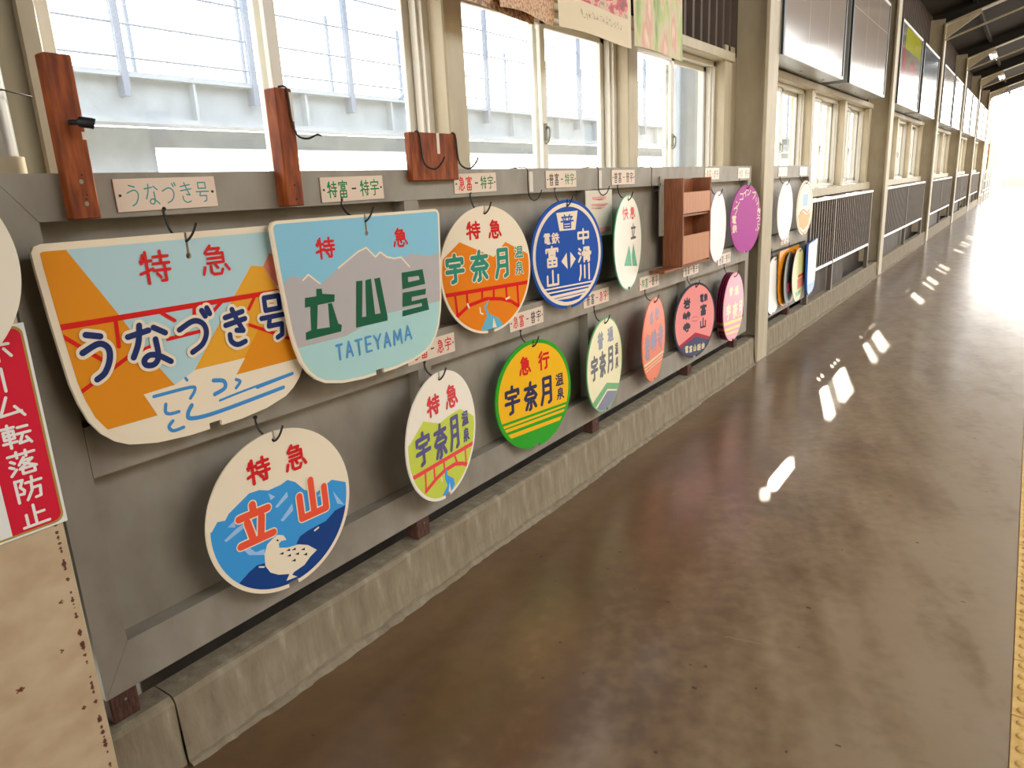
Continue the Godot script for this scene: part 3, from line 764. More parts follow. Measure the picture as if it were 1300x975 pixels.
# bent wire hook; origin where the sign hangs, rail = how far behind the rail face is, drop = height of its foot on the rail
func hook(label: String, along: float, high: float, out: float, rail: float, drop := 0.06, group := "wire hooks along the grey panel") -> void:
	var t := wall_thing("wire_hook", label, "hook", group, along, high, out)
	var st := begin()
	tube(st, smooth_path([Vector3(-0.016, drop, -rail), Vector3(-0.016, drop - 0.02, -rail + 0.002), Vector3(-0.014, 0.012, -rail * 0.7), Vector3(-0.001, -0.009, -0.012), Vector3(0.0005, -0.011, 0.004), Vector3(0.012, 0.006, 0.014), Vector3(0.024, 0.032, 0.018)]), 0.0032, 8)
	put("bent_wire", st, mats.wire, t)
	var s2 := begin()
	tube(s2, [Vector3(-0.016, drop, -rail), Vector3(-0.016, drop, -rail + 0.004)], 0.006, 10)
	put("screw_plate", s2, mats.wire, t)

func name_plate(label: String, along: float, y0: float, text: String, cols: Array, lw := 0.45, height := 0.078, tilt := 0.0) -> void:
	var t := wall_thing("name_plate", label, "name plate", "lettered name plates on the grey panel", along, y0, -0.024)
	t.rotate_object_local(Vector3(0, 0, 1), deg_to_rad(tilt))
	var st := begin()
	box(st, Vector3(0, 0, -0.002), Vector3(0.28, height, 0.002), 0.001)
	var base := put("plate", st, paint("plate"), t)
	var z := 0.0022
	var none := PackedVector2Array()
	var n := text.length()
	for i in n:
		var s := begin()
		var w := 24.0 / n
		strokes(s, text[i], 2.2 + w * (i + 0.5), height * 50.0, w * (0.5 if text[i] == "-" else 0.92), (0.8 if text[i] == "-" else minf(5.6, w * 1.3)), lw, none, z)
		put("letter", s, paint(cols[i]), base)
	for x in [0.012, 0.268]:
		var s := begin()
		tube(s, [Vector3(x, height / 2, 0), Vector3(x, height / 2, 0.0035)], 0.0035, 10)
		put("screw", s, mats.wire, t)

# ---------------------------------------------------------------- the place
func _ready() -> void:
	# camera
	var cam := Camera3D.new()
	cam.name = "camera"
	cam.transform = Transform3D(Basis(Vector3(0.82261632, -0.04867932, -0.56650924), Vector3(-0.10757967, 0.96500809, -0.23913595), Vector3(0.55832697, 0.25766201, 0.7885945)), Vector3(1.827, 1.55, 0))
	cam.fov = 55.58
	cam.near = 0.05
	cam.far = 400.0
	add_child(cam)
	cam.current = true
	# sky, exposure
	var sky_mat := ProceduralSkyMaterial.new()
	sky_mat.sky_top_color = Color(0.92, 0.95, 1.0)
	sky_mat.sky_horizon_color = Color(1.0, 0.965, 0.90)
	sky_mat.ground_horizon_color = Color(0.80, 0.77, 0.70)
	sky_mat.ground_bottom_color = Color(0.55, 0.53, 0.50)
	sky_mat.sky_energy_multiplier = 2.4
	sky_mat.ground_energy_multiplier = 2.4 * 0.6
	var sky := Sky.new()
	sky.sky_material = sky_mat
	var env := Environment.new()
	env.background_mode = Environment.BG_SKY
	env.sky = sky
	env.tonemap_mode = Environment.TONE_MAPPER_LINEAR
	env.tonemap_exposure = 1.12
	env.sdfgi_enabled = true
	env.ssao_enabled = true
	env.ssil_enabled = true
	var we := WorldEnvironment.new()
	we.name = "world_environment"
	we.environment = env
	add_child(we)
	# low sun ahead of the camera, shining in over the yard on the left
	var sun := DirectionalLight3D.new()
	sun.name = "sun"
	sun.light_color = Color(1.0, 0.95, 0.86)
	sun.light_energy = 6.0
	sun.light_angular_distance = 0.6
	sun.shadow_enabled = true
	add_child(sun)
	sun.look_at_from_position(Vector3.ZERO, Vector3(0.240, -0.443, 0.864), Vector3.UP)

	make_materials()
	build_floor()
	build_wall()
	build_frames_and_roof()
	build_outside()
	build_near_end()
	build_panels()
	build_headboards()
	build_plates_and_hooks()
	build_wall_objects()
	build_railings()
	build_light_boxes()
	build_posters()
	build_far_end()

func build_floor() -> void:
	var f := structure("floor")
	var st := begin()
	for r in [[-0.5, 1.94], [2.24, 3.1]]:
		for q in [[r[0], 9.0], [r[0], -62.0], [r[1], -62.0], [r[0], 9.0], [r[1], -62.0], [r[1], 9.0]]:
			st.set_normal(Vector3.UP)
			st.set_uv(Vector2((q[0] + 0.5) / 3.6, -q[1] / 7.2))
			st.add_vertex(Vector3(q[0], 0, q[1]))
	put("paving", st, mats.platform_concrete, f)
	st = begin()
	box(st, Vector3(-0.5, -0.4, 9), Vector3(3.1, -0.012, -62), 0.0)
	box(st, Vector3(-0.5, -0.012, 9), Vector3(1.94, -0.001, -62), 0.0)
	box(st, Vector3(2.24, -0.012, 9), Vector3(3.1, -0.001, -62), 0.0)
	put("slab", st, mats.kerb_concrete, f)
	var tile := begin()
	box(tile, Vector3(-0.1485, -0.012, -0.1485), Vector3(0.1485, 0.003, 0.1485), 0.002)
	for ix in 5:
		for iz in 5:
			var c := Vector3(-0.12 + 0.06 * ix, 0.003, -0.12 + 0.06 * iz)
			var prof := [[0.0165, 0.0], [0.0145, 0.0035], [0.010, 0.0055], [0.0, 0.006]]
			for k in 10:
				var t0 := TAU * k / 10; var t1 := TAU * (k + 1) / 10
				for q in 3:
					var a = prof[q]; var b = prof[q + 1]
					var p0 := c + Vector3(cos(t0) * a[0], a[1], sin(t0) * a[0]); var p1 := c + Vector3(cos(t1) * a[0], a[1], sin(t1) * a[0])
					var p2 := c + Vector3(cos(t1) * b[0], b[1], sin(t1) * b[0]); var p3 := c + Vector3(cos(t0) * b[0], b[1], sin(t0) * b[0])
					var n := (p1 - p0).cross(p3 - p0).normalized()
					if n.y < 0: n = -n
					tri(tile, p0, p1, p2, n)
					if q < 2: tri(tile, p0, p2, p3, n)
	var mesh := tile.commit()
	for i in 44:
		var o := MeshInstance3D.new()
		o.name = "tactile_tile" if i == 0 else "tactile_tile_%03d" % i
		o.mesh = mesh
		o.material_override = mats.tactile_yellow
		o.position = Vector3(2.09, 0, -0.92 - 0.3 * i)
		f.add_child(o, true)
	# kerb under the window wall, in lengths between the frames
	var k := structure("baseboard_left")
	var cuts := [-6.0, 0.15, 0.865, 6.22]
	for i in range(1, 9): cuts.append(6.22 + BAY * i)
	var rng := RandomNumberGenerator.new(); rng.seed = 8
	for i in cuts.size() - 1:
		var s := begin()
		var d0: float = cuts[i] + 0.002
		var d1: float = cuts[i + 1] - 0.002
		var n := maxi(2, int((d1 - d0) / 0.12)) if d0 < 13.0 else 6
		var prev := []
		for j in n + 1:
			var d := lerpf(d0, d1, float(j) / n)
			var w := rng.randf_range(-1, 1)
			var v := rng.randf_range(-1, 1)
			var ring := [Vector3(0.014 + 0.005 * w, -0.02, -d), Vector3(0.012 + 0.004 * v, 0.0, -d), Vector3(0.004 + 0.002 * v, 0.05, -d), Vector3(-0.001, 0.20 + 0.004 * w, -d), Vector3(-0.008 - 0.003 * absf(v), 0.214 + 0.003 * v, -d), Vector3(-0.02, 0.218, -d), Vector3(-0.10, 0.219, -d), Vector3(-0.11, -0.02, -d)]
			if j > 0:
				for q in ring.size() - 1: quad(s, prev[q], ring[q], ring[q + 1], prev[q + 1])
			if j == 0 or j == n:
				for q in range(1, ring.size() - 1): tri(s, ring[0], ring[q], ring[q + 1], Vector3(0, 0, 1 if j == 0 else -1))
			prev = ring
		put("kerb_stone", s, mats.kerb_concrete, k)
		if d1 > 0.5 and d0 < 13.0:   # crumbled mortar along the foot
			var mb := begin()
			var before := []
			var d := d0
			while d < d1 - 0.03:
				var hh := 0.004 + 0.010 * absf(sin(d * 3.1) * sin(d * 7.7)) + rng.randf() * 0.005
				var ww := 0.014 + 0.014 * absf(sin(d * 2.3 + 1.0)) + rng.randf() * 0.010
				var ring := [Vector3(0.004, hh * 1.5, -d), Vector3(0.014 + ww * 0.4, hh, -d), Vector3(0.014 + ww, 0.0005, -d)]
				if before:
					for q in 2: quad(mb, before[q], before[q + 1], ring[q + 1], ring[q])
				before = ring
				d += rng.randf_range(0.015, 0.04)
			put("mortar_bead", mb, mats.kerb_concrete, k)

func bay_windows(n0: int, d0: float) -> void:
	for w in 3:
		var a := d0 + [0.95, 2.64, 4.34][w] as float
		var b := d0 + [2.51, 4.21, 5.90][w] as float
		var win := structure("window_%d" % (n0 + w), Vector3(GLASS_X, 0, 0))
		var y0 := 1.40
		var y1 := 2.42
		var st := begin()
		for r in [[a, a + 0.035, y0, y1], [b - 0.035, b, y0, y1], [a, b, y0, y0 + 0.035], [a, b, y1 - 0.035, y1]]:
			box(st, Vector3(-0.05, r[2], -r[0]), Vector3(0.05, r[3], -r[1]), 0.002)
		for r in [[a + 0.035, a + 0.05], [b - 0.05, b - 0.035]]:
			box(st, Vector3(-0.006, y0, -r[0]), Vector3(0.03, y1, -r[1]), 0.001)
		put("frame", st, mats.aluminium, win)
		var mid := (a + b) / 2
		for s in 2:
			var l: float = [a + 0.04, mid - 0.03][s]
			var r: float = [mid + 0.03, b - 0.04][s]
			var x: float = [0.012, -0.024][s]
			var sash := begin()
			for q in [[l, l + 0.045, y0 + 0.03, y1 - 0.03], [r - 0.045, r, y0 + 0.03, y1 - 0.03], [l, r, y0 + 0.03, y0 + 0.085], [l, r, y1 - 0.07, y1 - 0.03]]:
				box(sash, Vector3(x - 0.012, q[2], -q[0]), Vector3(x + 0.012, q[3], -q[1]), 0.002)
			var so := put("sash", sash, mats.aluminium, win)
			var g := begin()
			box(g, Vector3(x - 0.002, y0 + 0.08, -l - 0.04), Vector3(x + 0.002, y1 - 0.065, -r + 0.04), 0.0)
			put("pane", g, mats.window_glass, so)
			if s == 0:
				var lock := begin()
				tube(lock, smooth_path([Vector3(x + 0.014, 1.86, -r + 0.022), Vector3(x + 0.03, 1.85, -r + 0.012), Vector3(x + 0.034, 1.82, -r + 0.016), Vector3(x + 0.03, 1.785, -r + 0.028), Vector3(x + 0.016, 1.775, -r + 0.03)]), 0.006, 8)
				box(lock, Vector3(x + 0.012, 1.79, -r + 0.035), Vector3(x + 0.02, 1.875, -r + 0.012), 0.002)
				put("crescent_lock", lock, mats.screw_steel, so)

func build_wall() -> void:
	var w := structure("wall_left")
	for i in 7:
		var d0 := BAY * i
		var near := 0.905 if i == 0 else 0.82
		one_box("lower_wall", Vector3(-0.46, -0.3, -d0 - near), Vector3(-0.28, 1.40, -d0 - 6.97), "lower_wall", w)
		for r in [[0.905 if i == 0 else 0.82, 0.955], [2.51, 2.64], [4.21, 4.34], [5.90, 6.05]]:
			one_box("pier", Vector3(-0.42, 1.36, -d0 - r[0]), Vector3(PIER_X, 2.46, -d0 - r[1]), "cream_steel", w, 0.006)
		one_box("blank_wall", Vector3(-0.42, 1.2, -d0 - 6.05), Vector3(-0.255, 2.56, -d0 - 6.97), "cream_steel", w)
		one_box("sill", Vector3(-0.42, 1.30, -d0 - near), Vector3(-0.155, 1.40, -d0 - 6.05), "cream_steel", w, 0.008)
		one_box("head_beam", Vector3(-0.42, 2.42, -d0 - near), Vector3(-0.185, 2.49, -d0 - 6.08), "cream_steel", w, 0.006)
		# ribbed steel cladding above the windows
		var st := begin()
		var d := 0.905 if i == 0 else 0.82
		while d < 6.97:
			var q := [[0.0, -0.30], [0.085, -0.30], [0.10, -0.255], [0.14, -0.255], [0.155, -0.30]]
			for k in 4:
				quad(st, Vector3(q[k][1], 2.49, -d0 - d - q[k][0]), Vector3(q[k][1], 4.62, -d0 - d - q[k][0]), Vector3(q[k + 1][1], 4.62, -d0 - d - q[k + 1][0]), Vector3(q[k + 1][1], 2.49, -d0 - d - q[k + 1][0]))
			d += 0.155
		box(st, Vector3(-0.44, 2.47, -d0 - (0.905 if i == 0 else 0.82)), Vector3(-0.31, 4.5, -d0 - 6.97), 0.0)
		put("ribbed_cladding", st, mats.dark_cladding, w)
		if i < 6: bay_windows(1 + 3 * i, d0)
	# solid end wall beside and behind the camera, corner shade put into its colour
	one_box("end_wall", Vector3(-0.56, 0.2, 9), Vector3(-0.40, 4.6, -0.90), "corner_shade_board", w)

func build_frames_and_roof() -> void:
	var words := ["", "at the end of the long headboard panel", "second along, after the first window railing", "third along, by the third railing", "fourth along, under the first lit ceiling lamp", "fifth along, under the second lit ceiling lamp", "sixth along, last before the open end"]
	for i in range(1, 7):
		var d := 0.07 + BAY * i
		var t := thing("roof_column", "cream steel column and roof rafter " + words[i], "column", "steel portal frames along the platform", Vector3(0, 0, -d))
		var st := begin()
		box(st, Vector3(0.0, 0.0, 0), Vector3(0.03, 4.40, -0.28), 0.004)
		put("column_flange", st, mats.cream_steel, t)
		st = begin()
		box(st, Vector3(-0.30, 0.21, -0.10), Vector3(0.0, 4.5, -0.18), 0.0)
		put("column_web", st, mats.cream_steel, t)
		# rafter: lower flange and web rising over the platform
		var tilt := atan(0.32)
		var st2 := begin()
		box(st2, Vector3(0, -0.02, 0.0), Vector3(6.6, 0.0, -0.28), 0.003)
		var fl := put("rafter_flange", st2, mats.cream_steel, t)
		fl.position = Vector3(0.02, 4.40, 0); fl.rotation.z = tilt
		st2 = begin()
		box(st2, Vector3(-0.2, 0.0, -0.12), Vector3(6.6, 0.26, -0.16), 0.0)
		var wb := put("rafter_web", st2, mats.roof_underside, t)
		wb.position = Vector3(0.02, 4.40, 0); wb.rotation.z = tilt
		st2 = begin()
		tube(st2, [Vector3(0.03, 4.08, -0.05), Vector3(6.3, 6.09, -0.05)], 0.022, 8)
		put("tie_pipe", st2, mats.cream_steel, t)
		st2 = begin()
		prism(st2, PackedVector2Array([Vector2(0.03, 4.36), Vector2(0.03, 4.12), Vector2(0.62, 4.52), Vector2(0.62, 4.58)]), -0.16, -0.12)
		put("gusset_plate", st2, mats.cream_steel, t)
	var c := structure("ceiling")
	var st3 := begin()
	var slope := 0.32
	for seg in 9:
		var za := 8.0 - seg * 5.67
		var zb := za - 5.66
		var a := Vector3(-0.9, 4.62 - 0.92 * slope + 0.05, 0)
		var b := Vector3(6.4, 4.62 + 6.38 * slope + 0.05, 0)
		var th := Vector3(0, 0.08, 0)
		var lo := [Vector3(a.x, a.y, za), Vector3(b.x, b.y, za), Vector3(b.x, b.y, zb), Vector3(a.x, a.y, zb)]
		quad(st3, lo[0], lo[3], lo[2], lo[1])
		quad(st3, lo[0] + th, lo[1] + th, lo[2] + th, lo[3] + th)
		for k in 4: quad(st3, lo[k], lo[(k + 1) % 4], lo[(k + 1) % 4] + th, lo[k] + th)
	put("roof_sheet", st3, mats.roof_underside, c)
	for k in 7:
		var x := 0.5 + 0.9 * k
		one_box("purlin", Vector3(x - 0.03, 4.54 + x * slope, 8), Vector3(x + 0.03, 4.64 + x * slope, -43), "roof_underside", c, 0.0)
	for i in 2:
		var l := thing("ceiling_lamp", ["lit fluorescent ceiling lamp nearer of the two over the platform", "lit fluorescent ceiling lamp farther of the two over the platform"][i], "lamp", "fluorescent ceiling lamps", Vector3(0.55, 4.42, -25.6 - 6.2 * i))
		var body := begin()
		box(body, Vector3(-0.09, 0.03, 0.65), Vector3(0.09, 0.09, -0.65), 0.01)
		box(body, Vector3(-0.01, 0.09, 0.3), Vector3(0.01, 0.34, 0.28), 0.0)
		box(body, Vector3(-0.01, 0.09, -0.28), Vector3(0.01, 0.34, -0.3), 0.0)
		put("housing", body, mats.aluminium, l)
		for s in [-0.05, 0.05]:
			var tb := begin()
			tube(tb, [Vector3(s, 0.01, 0.6), Vector3(s, 0.01, -0.6)], 0.016, 10)
			put("tube", tb, mats.tube_glow, l)
		var al := AreaLight3D.new()
		al.name = "lamp_light"
		al.area_size = Vector2(0.16, 1.2)
		al.light_color = Color(0.95, 0.98, 1.0)
		al.light_energy = 1.0
		al.set("area_range", 60.0)
		al.shadow_enabled = true
		al.position = Vector3(0, -0.02, 0)
		al.rotation.x = -PI / 2
		l.add_child(al)

func build_outside() -> void:
	var y := structure("trim_1")
	one_box("yard_ground", Vector3(-40, -1.4, 20), Vector3(-0.5, -1.2, -90), "yard", y, 0.0)
	one_box("track_bed", Vector3(3.1, -1.3, 30), Vector3(40, -1.1, -90), "ballast", y, 0.0)
	# steel footbridge girder across the yard, seen through the windows
	var g := thing("bridge_girder", "pale steel bridge girder with handrail seen through the left windows", "bridge", "", Vector3(-6, 0, 0))
	one_box("web_plate", Vector3(-0.02, 2.44, 4), Vector3(0.02, 2.86, -32), "bridge_paint", g, 0.0)
	one_box("top_flange", Vector3(-0.16, 2.85, 4), Vector3(0.14, 2.885, -32), "bridge_paint", g, 0.0)
	one_box("bottom_flange", Vector3(-0.16, 2.40, 4), Vector3(0.18, 2.45, -32), "bridge_paint", g, 0.0)
	one_box("lower_beam", Vector3(-0.9, 2.20, 4), Vector3(-0.3, 2.40, -32), "bridge_paint", g, 0.0)
	one_box("deck", Vector3(-1.8, 2.86, 4), Vector3(-0.02, 2.93, -32), "bridge_paint", g, 0.0)
	one_box("support_pier", Vector3(-0.5, -1.2, -4.05), Vector3(-0.3, 2.2, -4.8), "bridge_paint", g, 0.0)
	one_box("support_pier", Vector3(-0.5, -1.2, -16.05), Vector3(-0.3, 2.2, -16.8), "bridge_paint", g, 0.0)
	var d := 2.75
	while d < 30.0:
		var st := begin()
		box(st, Vector3(0.1, 2.66, -d), Vector3(0.16, 4.4, -d - 0.07), 0.0)
		box(st, Vector3(0.0, 2.66, -d - 0.01), Vector3(0.1, 2.86, -d - 0.05), 0.0)
		put("rail_post", st, mats.rail_paint, g)
		one_box("web_stiffener", Vector3(0.0, 2.45, -d - 0.8), Vector3(0.12, 2.85, -d - 0.83), "bridge_paint", g, 0.0)
		one_box("thin_post", Vector3(-1.2, 2.9, -d - 0.9), Vector3(-1.16, 4.2, -d - 0.94), "rail_paint", g, 0.0)
		d += 1.56
	for h in [3.04, 3.36, 3.72, 4.1]:
		var st := begin()
		tube(st, [Vector3(0.09, h, 4), Vector3(0.09, h, -32)], 0.012, 6)
		put("hand_rail", st, mats.rail_paint, g)
	for dd in [9.4, 15.6]:
		var st := begin()
		tube(st, [Vector3(0.05, 2.9, -dd + 0.9), Vector3(0.05, 3.9, -dd - 0.4)], 0.03, 6)
		put("brace", st, mats.rail_paint, g)
	# tall wall outside the third window, sized and shaped to keep sun off nearest windows
	var s := thing("sun_screen_wall", "tall pale blue-grey wall shaped to block sun outside the third window", "wall", "", Vector3(-2.1, 0, -9.7))
	one_box("wall_slab", Vector3(-0.2, -1.2, 0), Vector3(0, 7.2, -2.7), "bridge_paint", s, 0.01)
	one_box("coping", Vector3(-0.26, 7.2, 0.06), Vector3(0.06, 7.3, -2.76), "bridge_paint", s, 0.01)

func build_near_end() -> void:
	# unseen light blockers, added: a side wall by the camera, a building across the tracks
	var sb := structure("added_wall_right_far", Vector3(10.0, -1.1, -9))  # added out of view to cut low sky light
	one_box("added_building_wall", Vector3(0, 0, 24), Vector3(6, 6.8, -24), "cream_steel", sb, 0.0)
	one_box("added_building_roof", Vector3(-0.4, 6.8, 24.4), Vector3(6.4, 6.8 + 0.2, -24.4), "roof_underside", sb, 0.0)
	for k in 9:
		one_box("added_building_window", Vector3(-0.01, 2.2, 19 - 4.6 * k), Vector3(0.02, 3.8, 16.8 - 4.6 * k), "dark_aluminium", sb, 0.0)
	var r := structure("added_wall_right")  # added out of view to shade the near end
	one_box("added_hall_wall", Vector3(3.1, -0.4, 4.2), Vector3(3.3, 6.0, -1.2), "cream_steel", r, 0.0)

func frame_piece(called: String, quad2: Array, x0: float, x1: float, parent: Node3D) -> void:
	# quad2: corners along/up in metres, local x along the wall, z out
	var p := PackedVector2Array()
	for q in quad2: p.append(Vector2(q[0], q[1]))
	var st := begin()
	prism(st, p, x0, x1)
	put(called, st, mats.grey_steel, parent)

func build_panels() -> void:
	var front := -0.026
	var back := -0.082
	for k in 2:
		var a: float = [0.705, 6.53][k]
		var b: float = [6.06, 8.02][k]
		var labels := ["long grey steel panel with recessed fields carrying the train headboards", "short grey steel panel beyond the first column carrying more headboards"]
		var t := thing("display_panel", labels[k], "panel", "grey headboard panels", Vector3(0, 0, 0), PI / 2)
		var y0 := 0.305
		var y1 := 1.637
		var g := 0.0006
		# mitred frame
		frame_piece("left_stile", [[a, y0 + g], [a + 0.082, y0 + 0.135 + g], [a + 0.082, y1 - 0.107 - g], [a, y1 - g]], back - 0.02, front, t)
		frame_piece("right_stile", [[b, y0 + g], [b - 0.082, y0 + 0.135 + g], [b - 0.082, y1 - 0.107 - g], [b, y1 - g]], back - 0.02, front, t)
		frame_piece("bottom_rail", [[a + g, y0], [b - g, y0], [b - 0.082 - g, y0 + 0.135], [a + 0.082 + g, y0 + 0.135]], back - 0.02, front, t)
		frame_piece("top_rail", [[a + g, y1], [b - g, y1], [b - 0.082 - g, y1 - 0.107], [a + 0.082 + g, y1 - 0.107]], back - 0.02, front, t)
		frame_piece("middle_rail", [[a + 0.083, 0.903], [b - 0.083, 0.903], [b - 0.083, 1.036], [a + 0.083, 1.036]], back - 0.02, front + 0.0005, t)
		var splits := [a + 0.082]
		var ds := [2.005, 3.34, 4.70] if k == 0 else []
		for d in ds:
			splits.append(d); splits.append(d + 0.076)
			for q in [[y0 + 0.136, 0.902], [1.037, y1 - 0.108]]:
				frame_piece("divider", [[d, q[0]], [d + 0.076, q[0]], [d + 0.076, q[1]], [d, q[1]]], back - 0.02, front - 0.002, t)
		splits.append(b - 0.082)
		for i in range(0, splits.size(), 2):
			for q in [[y0 + 0.13, 0.91], [1.03, y1 - 0.10]]:
				frame_piece("recessed_field", [[splits[i] - 0.005, q[0]], [splits[i + 1] + 0.005, q[0]], [splits[i + 1] + 0.005, q[1]], [splits[i] - 0.005, q[1]]], back - 0.018, back, t)
	# timber blocks that carry the panels on the kerb
	var near := ["at the near end by the rusty board", "under the lime green and white headboard", "under the yellow and cream headboards", "below the pink and navy headboard", "at the far end by the first column", "beyond the first column"]
	var i := 0
	for d in [0.715, 1.93, 3.38, 4.78, 5.78, 7.4]:
		var t := thing("timber_block", "dark timber block under the grey panel " + near[i], "block", "timber blocks under the grey panels", Vector3(-0.034, 0.218, -d))
		var st := begin()
		box(st, Vector3(-0.06, 0.0, 0), Vector3(0, 0.087, -0.075), 0.004)
		put("block", st, mats.old_timber, t)
		st = begin()
		tube(st, [Vector3(-0.001, 0.06, -0.04), Vector3(0.003, 0.06, -0.04)], 0.004, 8)
		put("nail", st, mats.screw_steel, t)
		i += 1

func disc_sign(called_label: String, along: float, high: float, yaw: float, board: String, fields: Array, art: String, clip: float, r := 25.8, out := 0.03, slit := 2.6) -> Node3D:
	var t := wall_thing("train_headboard", called_label, "headboard", "round train headboards on the grey panels", along, high, out, yaw)
	headboard(t, disc_outline(r * 0.01), slit, 0.006, board, fields, ARTWORK[art] if art else [], clip)
	return t

func build_headboards() -> void:
	var sh := shield_outline()
	var a := wall_thing("shield_headboard", "large cream shield headboard with orange gorge, red bridge and navy lettering", "headboard", "shield shaped train headboards", 1.105, 1.484, 0.03)
	headboard(a, sh, 6.0, 0.011, "cream", [["paleskyblue", 1.7]], ARTWORK.unazuki, 1.7)
	var b := wall_thing("shield_headboard", "large blue shield headboard with grey snowy mountains and green block lettering", "headboard", "shield shaped train headboards", 1.72, 1.496, 0.06)
	headboard(b, sh, 6.0, 0.011, "cream", [["aqua", 0.9]], ARTWORK.tateyama_shield, 0.9)
	disc_sign("round cream headboard with orange hills, red bridge and teal lettering", 2.408, 1.234, 9.1, "cream", [], "orange", 1.0)
	disc_sign("round royal blue headboard with white ring and white lettering", 3.06, 1.234, 11.5, "royal", [["cream", 1.5], ["royal", 3.3]], "blue", 1.6)
	disc_sign("round cream headboard with thin green rim and small green mountain", 3.716, 1.235, -9.0, "leaf", [["board_white", 0.7]], "rapid", 0.9)
	disc_sign("round pale headboard with faint pink rim beside the wooden rack", 5.151, 1.222, -6.0, "pinkish", [["board_white", 1.1]], "", 1.2, 24.6)
	disc_sign("round violet headboard with white lettering around its edge", 5.783, 1.239, 8.2, "violet", [], "purple", 0.3)
	disc_sign("round cream headboard with blue mountains, white bird and red lettering", 1.285, 0.626, 2.8, "cream", [], "ptarmigan", 1.3)
	disc_sign("round white headboard with lime green hills, red bridge and purple lettering", 2.056, 0.63, -8.6, "board_white", [], "lime", 1.2)
	disc_sign("round yellow headboard with green rim, green stripes and dark lettering", 2.719, 0.626, 9.6, "grass", [], "yellow", 1.8)
	disc_sign("round cream headboard with green rim, green chevron and grey foot", 3.422, 0.609, -6.0, "leaf2", [["palecream", 0.8]], "cream_local", 0.9)
	disc_sign("round orange headboard with grey lettering and thin pale stripes", 4.063, 0.624, -8.8, "orangered", [], "orange_express", 0.3)
	disc_sign("round pink headboard with dark rim and navy chevron foot", 4.741, 0.625, 10.9, "dusk2", [["pink", 1.5]], "pink_local", 1.5)
	for k in 4:
		disc_sign(["round dark magenta headboard hindmost of the stack behind the pink one", "round dark magenta headboard third from the front of the stack", "round dark magenta headboard just behind the pink striped one", "round pink headboard with yellow stripes at the front of the stack"][k], 5.49 - 0.004 * k, 0.604, -1.8, "magenta" if k < 3 else "candy", [] if k == 3 else [["magenta", 0.5]], "pink_stack", 0.4, 26.0, 0.0 + 0.018 * k)
	# beyond the first column
	disc_sign("round white headboard with faint markings beyond the first column, upper left", 6.906, 1.242, -0.4, "board_white", [["white", 0.6]], "", 1.0)
	var p := disc_sign("round faded headboard with tan ring and orange foot beyond the first column", 7.608, 1.237, 3.0, "board_white", [["fadedorange", 1.6], ["board_white", 3.0]], "", 3.2)
	artwork(p, [["poly", "hill_picture", "fadedorange", [-20, -6, -8, -3, 6, -7, 20, -4, 14, -16, 0, -21, -14, -17]], ["line", "hill_picture", "salmon", 1.6, [-15, -4, -4, -1, 8, -5, 16, -2]], ["poly", "badge_picture", "iceblue", [-7, 2, 8, 2, 8, 13, -7, 13]]], PackedVector2Array(), 0.0006)
	var q := disc_sign("round white thick edged headboard lowest left beyond the first column", 6.737, 0.596, 0.0, "board_white", [["white", 0.5]], "", 1.0, 25.8, 0.004)
	var rim := begin()
	prism(rim, disc_outline(0.262), -0.022, -0.0065)
	put("lamp_case", rim, plain("case_navy", Color(0.10, 0.14, 0.18), 0.4), q)
	artwork(q, [["poly", "flower_picture", "leaf2", [14, -2, 20, 0, 20, 6, 15, 5]], ["poly", "flower_picture", "salmon", [14, 6, 19, 6, 18, 10, 14, 10]], ["poly", "flower_picture", "slate", [12, -14, 17, -12, 17, -4, 13, -4]]], PackedVector2Array(), 0.0006)
	var so := wall_thing("shield_headboard", "orange shield headboard hung behind the cream disc beyond the first column", "headboard", "shield shaped train headboards", 7.16, 0.895, 0.023, -1.0)
	headboard(so, sh, 3.0, 0.011, "ochre", [["ochre", 0.5]], [["line", "rim_line", "cream", 1.2, [-30, -50, 0, -53, 30, -50]]], 0.5)
	var dg := disc_sign("round dark green headboard leaning between orange shield and cream disc", 7.1, 0.62, -4.0, "darkgreen", [["ink", 1.8]], "", 1.0, 25.0, 0.045)
	artwork(dg, [["poly", "emblem_picture", "wine", [-10, -12, 8, -12, 8, -4, -10, -4]]], PackedVector2Array(), 0.0004)
	var cy := disc_sign("round cream yellow headboard with red patch beyond the first column", 7.33, 0.625, -2.0, "board_white", [["mossyellow", 0.8]], "", 1.0, 25.4, 0.07)
	artwork(cy, [["poly", "patch_picture", "salmon", [-4, -14, 20, -13, 20, -4, -4, -4]], ["poly", "patch_picture", "vermilion", [-2, -3, 22, -3, 22, 0, -2, 0]], ["poly", "patch_picture", "leaf2", [-8, -21, 8, -21, 14, -16, -12, -16]]], PackedVector2Array(), 0.0004)
	var sw := wall_thing("shield_headboard", "white shield headboard with blue rim hung last on the panel beyond the first column", "headboard", "shield shaped train headboards", 7.84, 0.905, 0.075, -6.5)
	headboard(sw, sh, 3.0, 0.02, "shieldblue", [["white", 1.2]], [["poly", "stripe_picture", "iceblue", [-36, -40, 36, -44, 36, -60, -36, -60]]], 1.2)
	# a disc at the edge of the view, on the rusty board
	disc_sign("round off-white headboard at the left edge, above the red sign", 0.452, 1.455, 0.0, "board_white", [], "", 1.0, 24.0, 0.068)

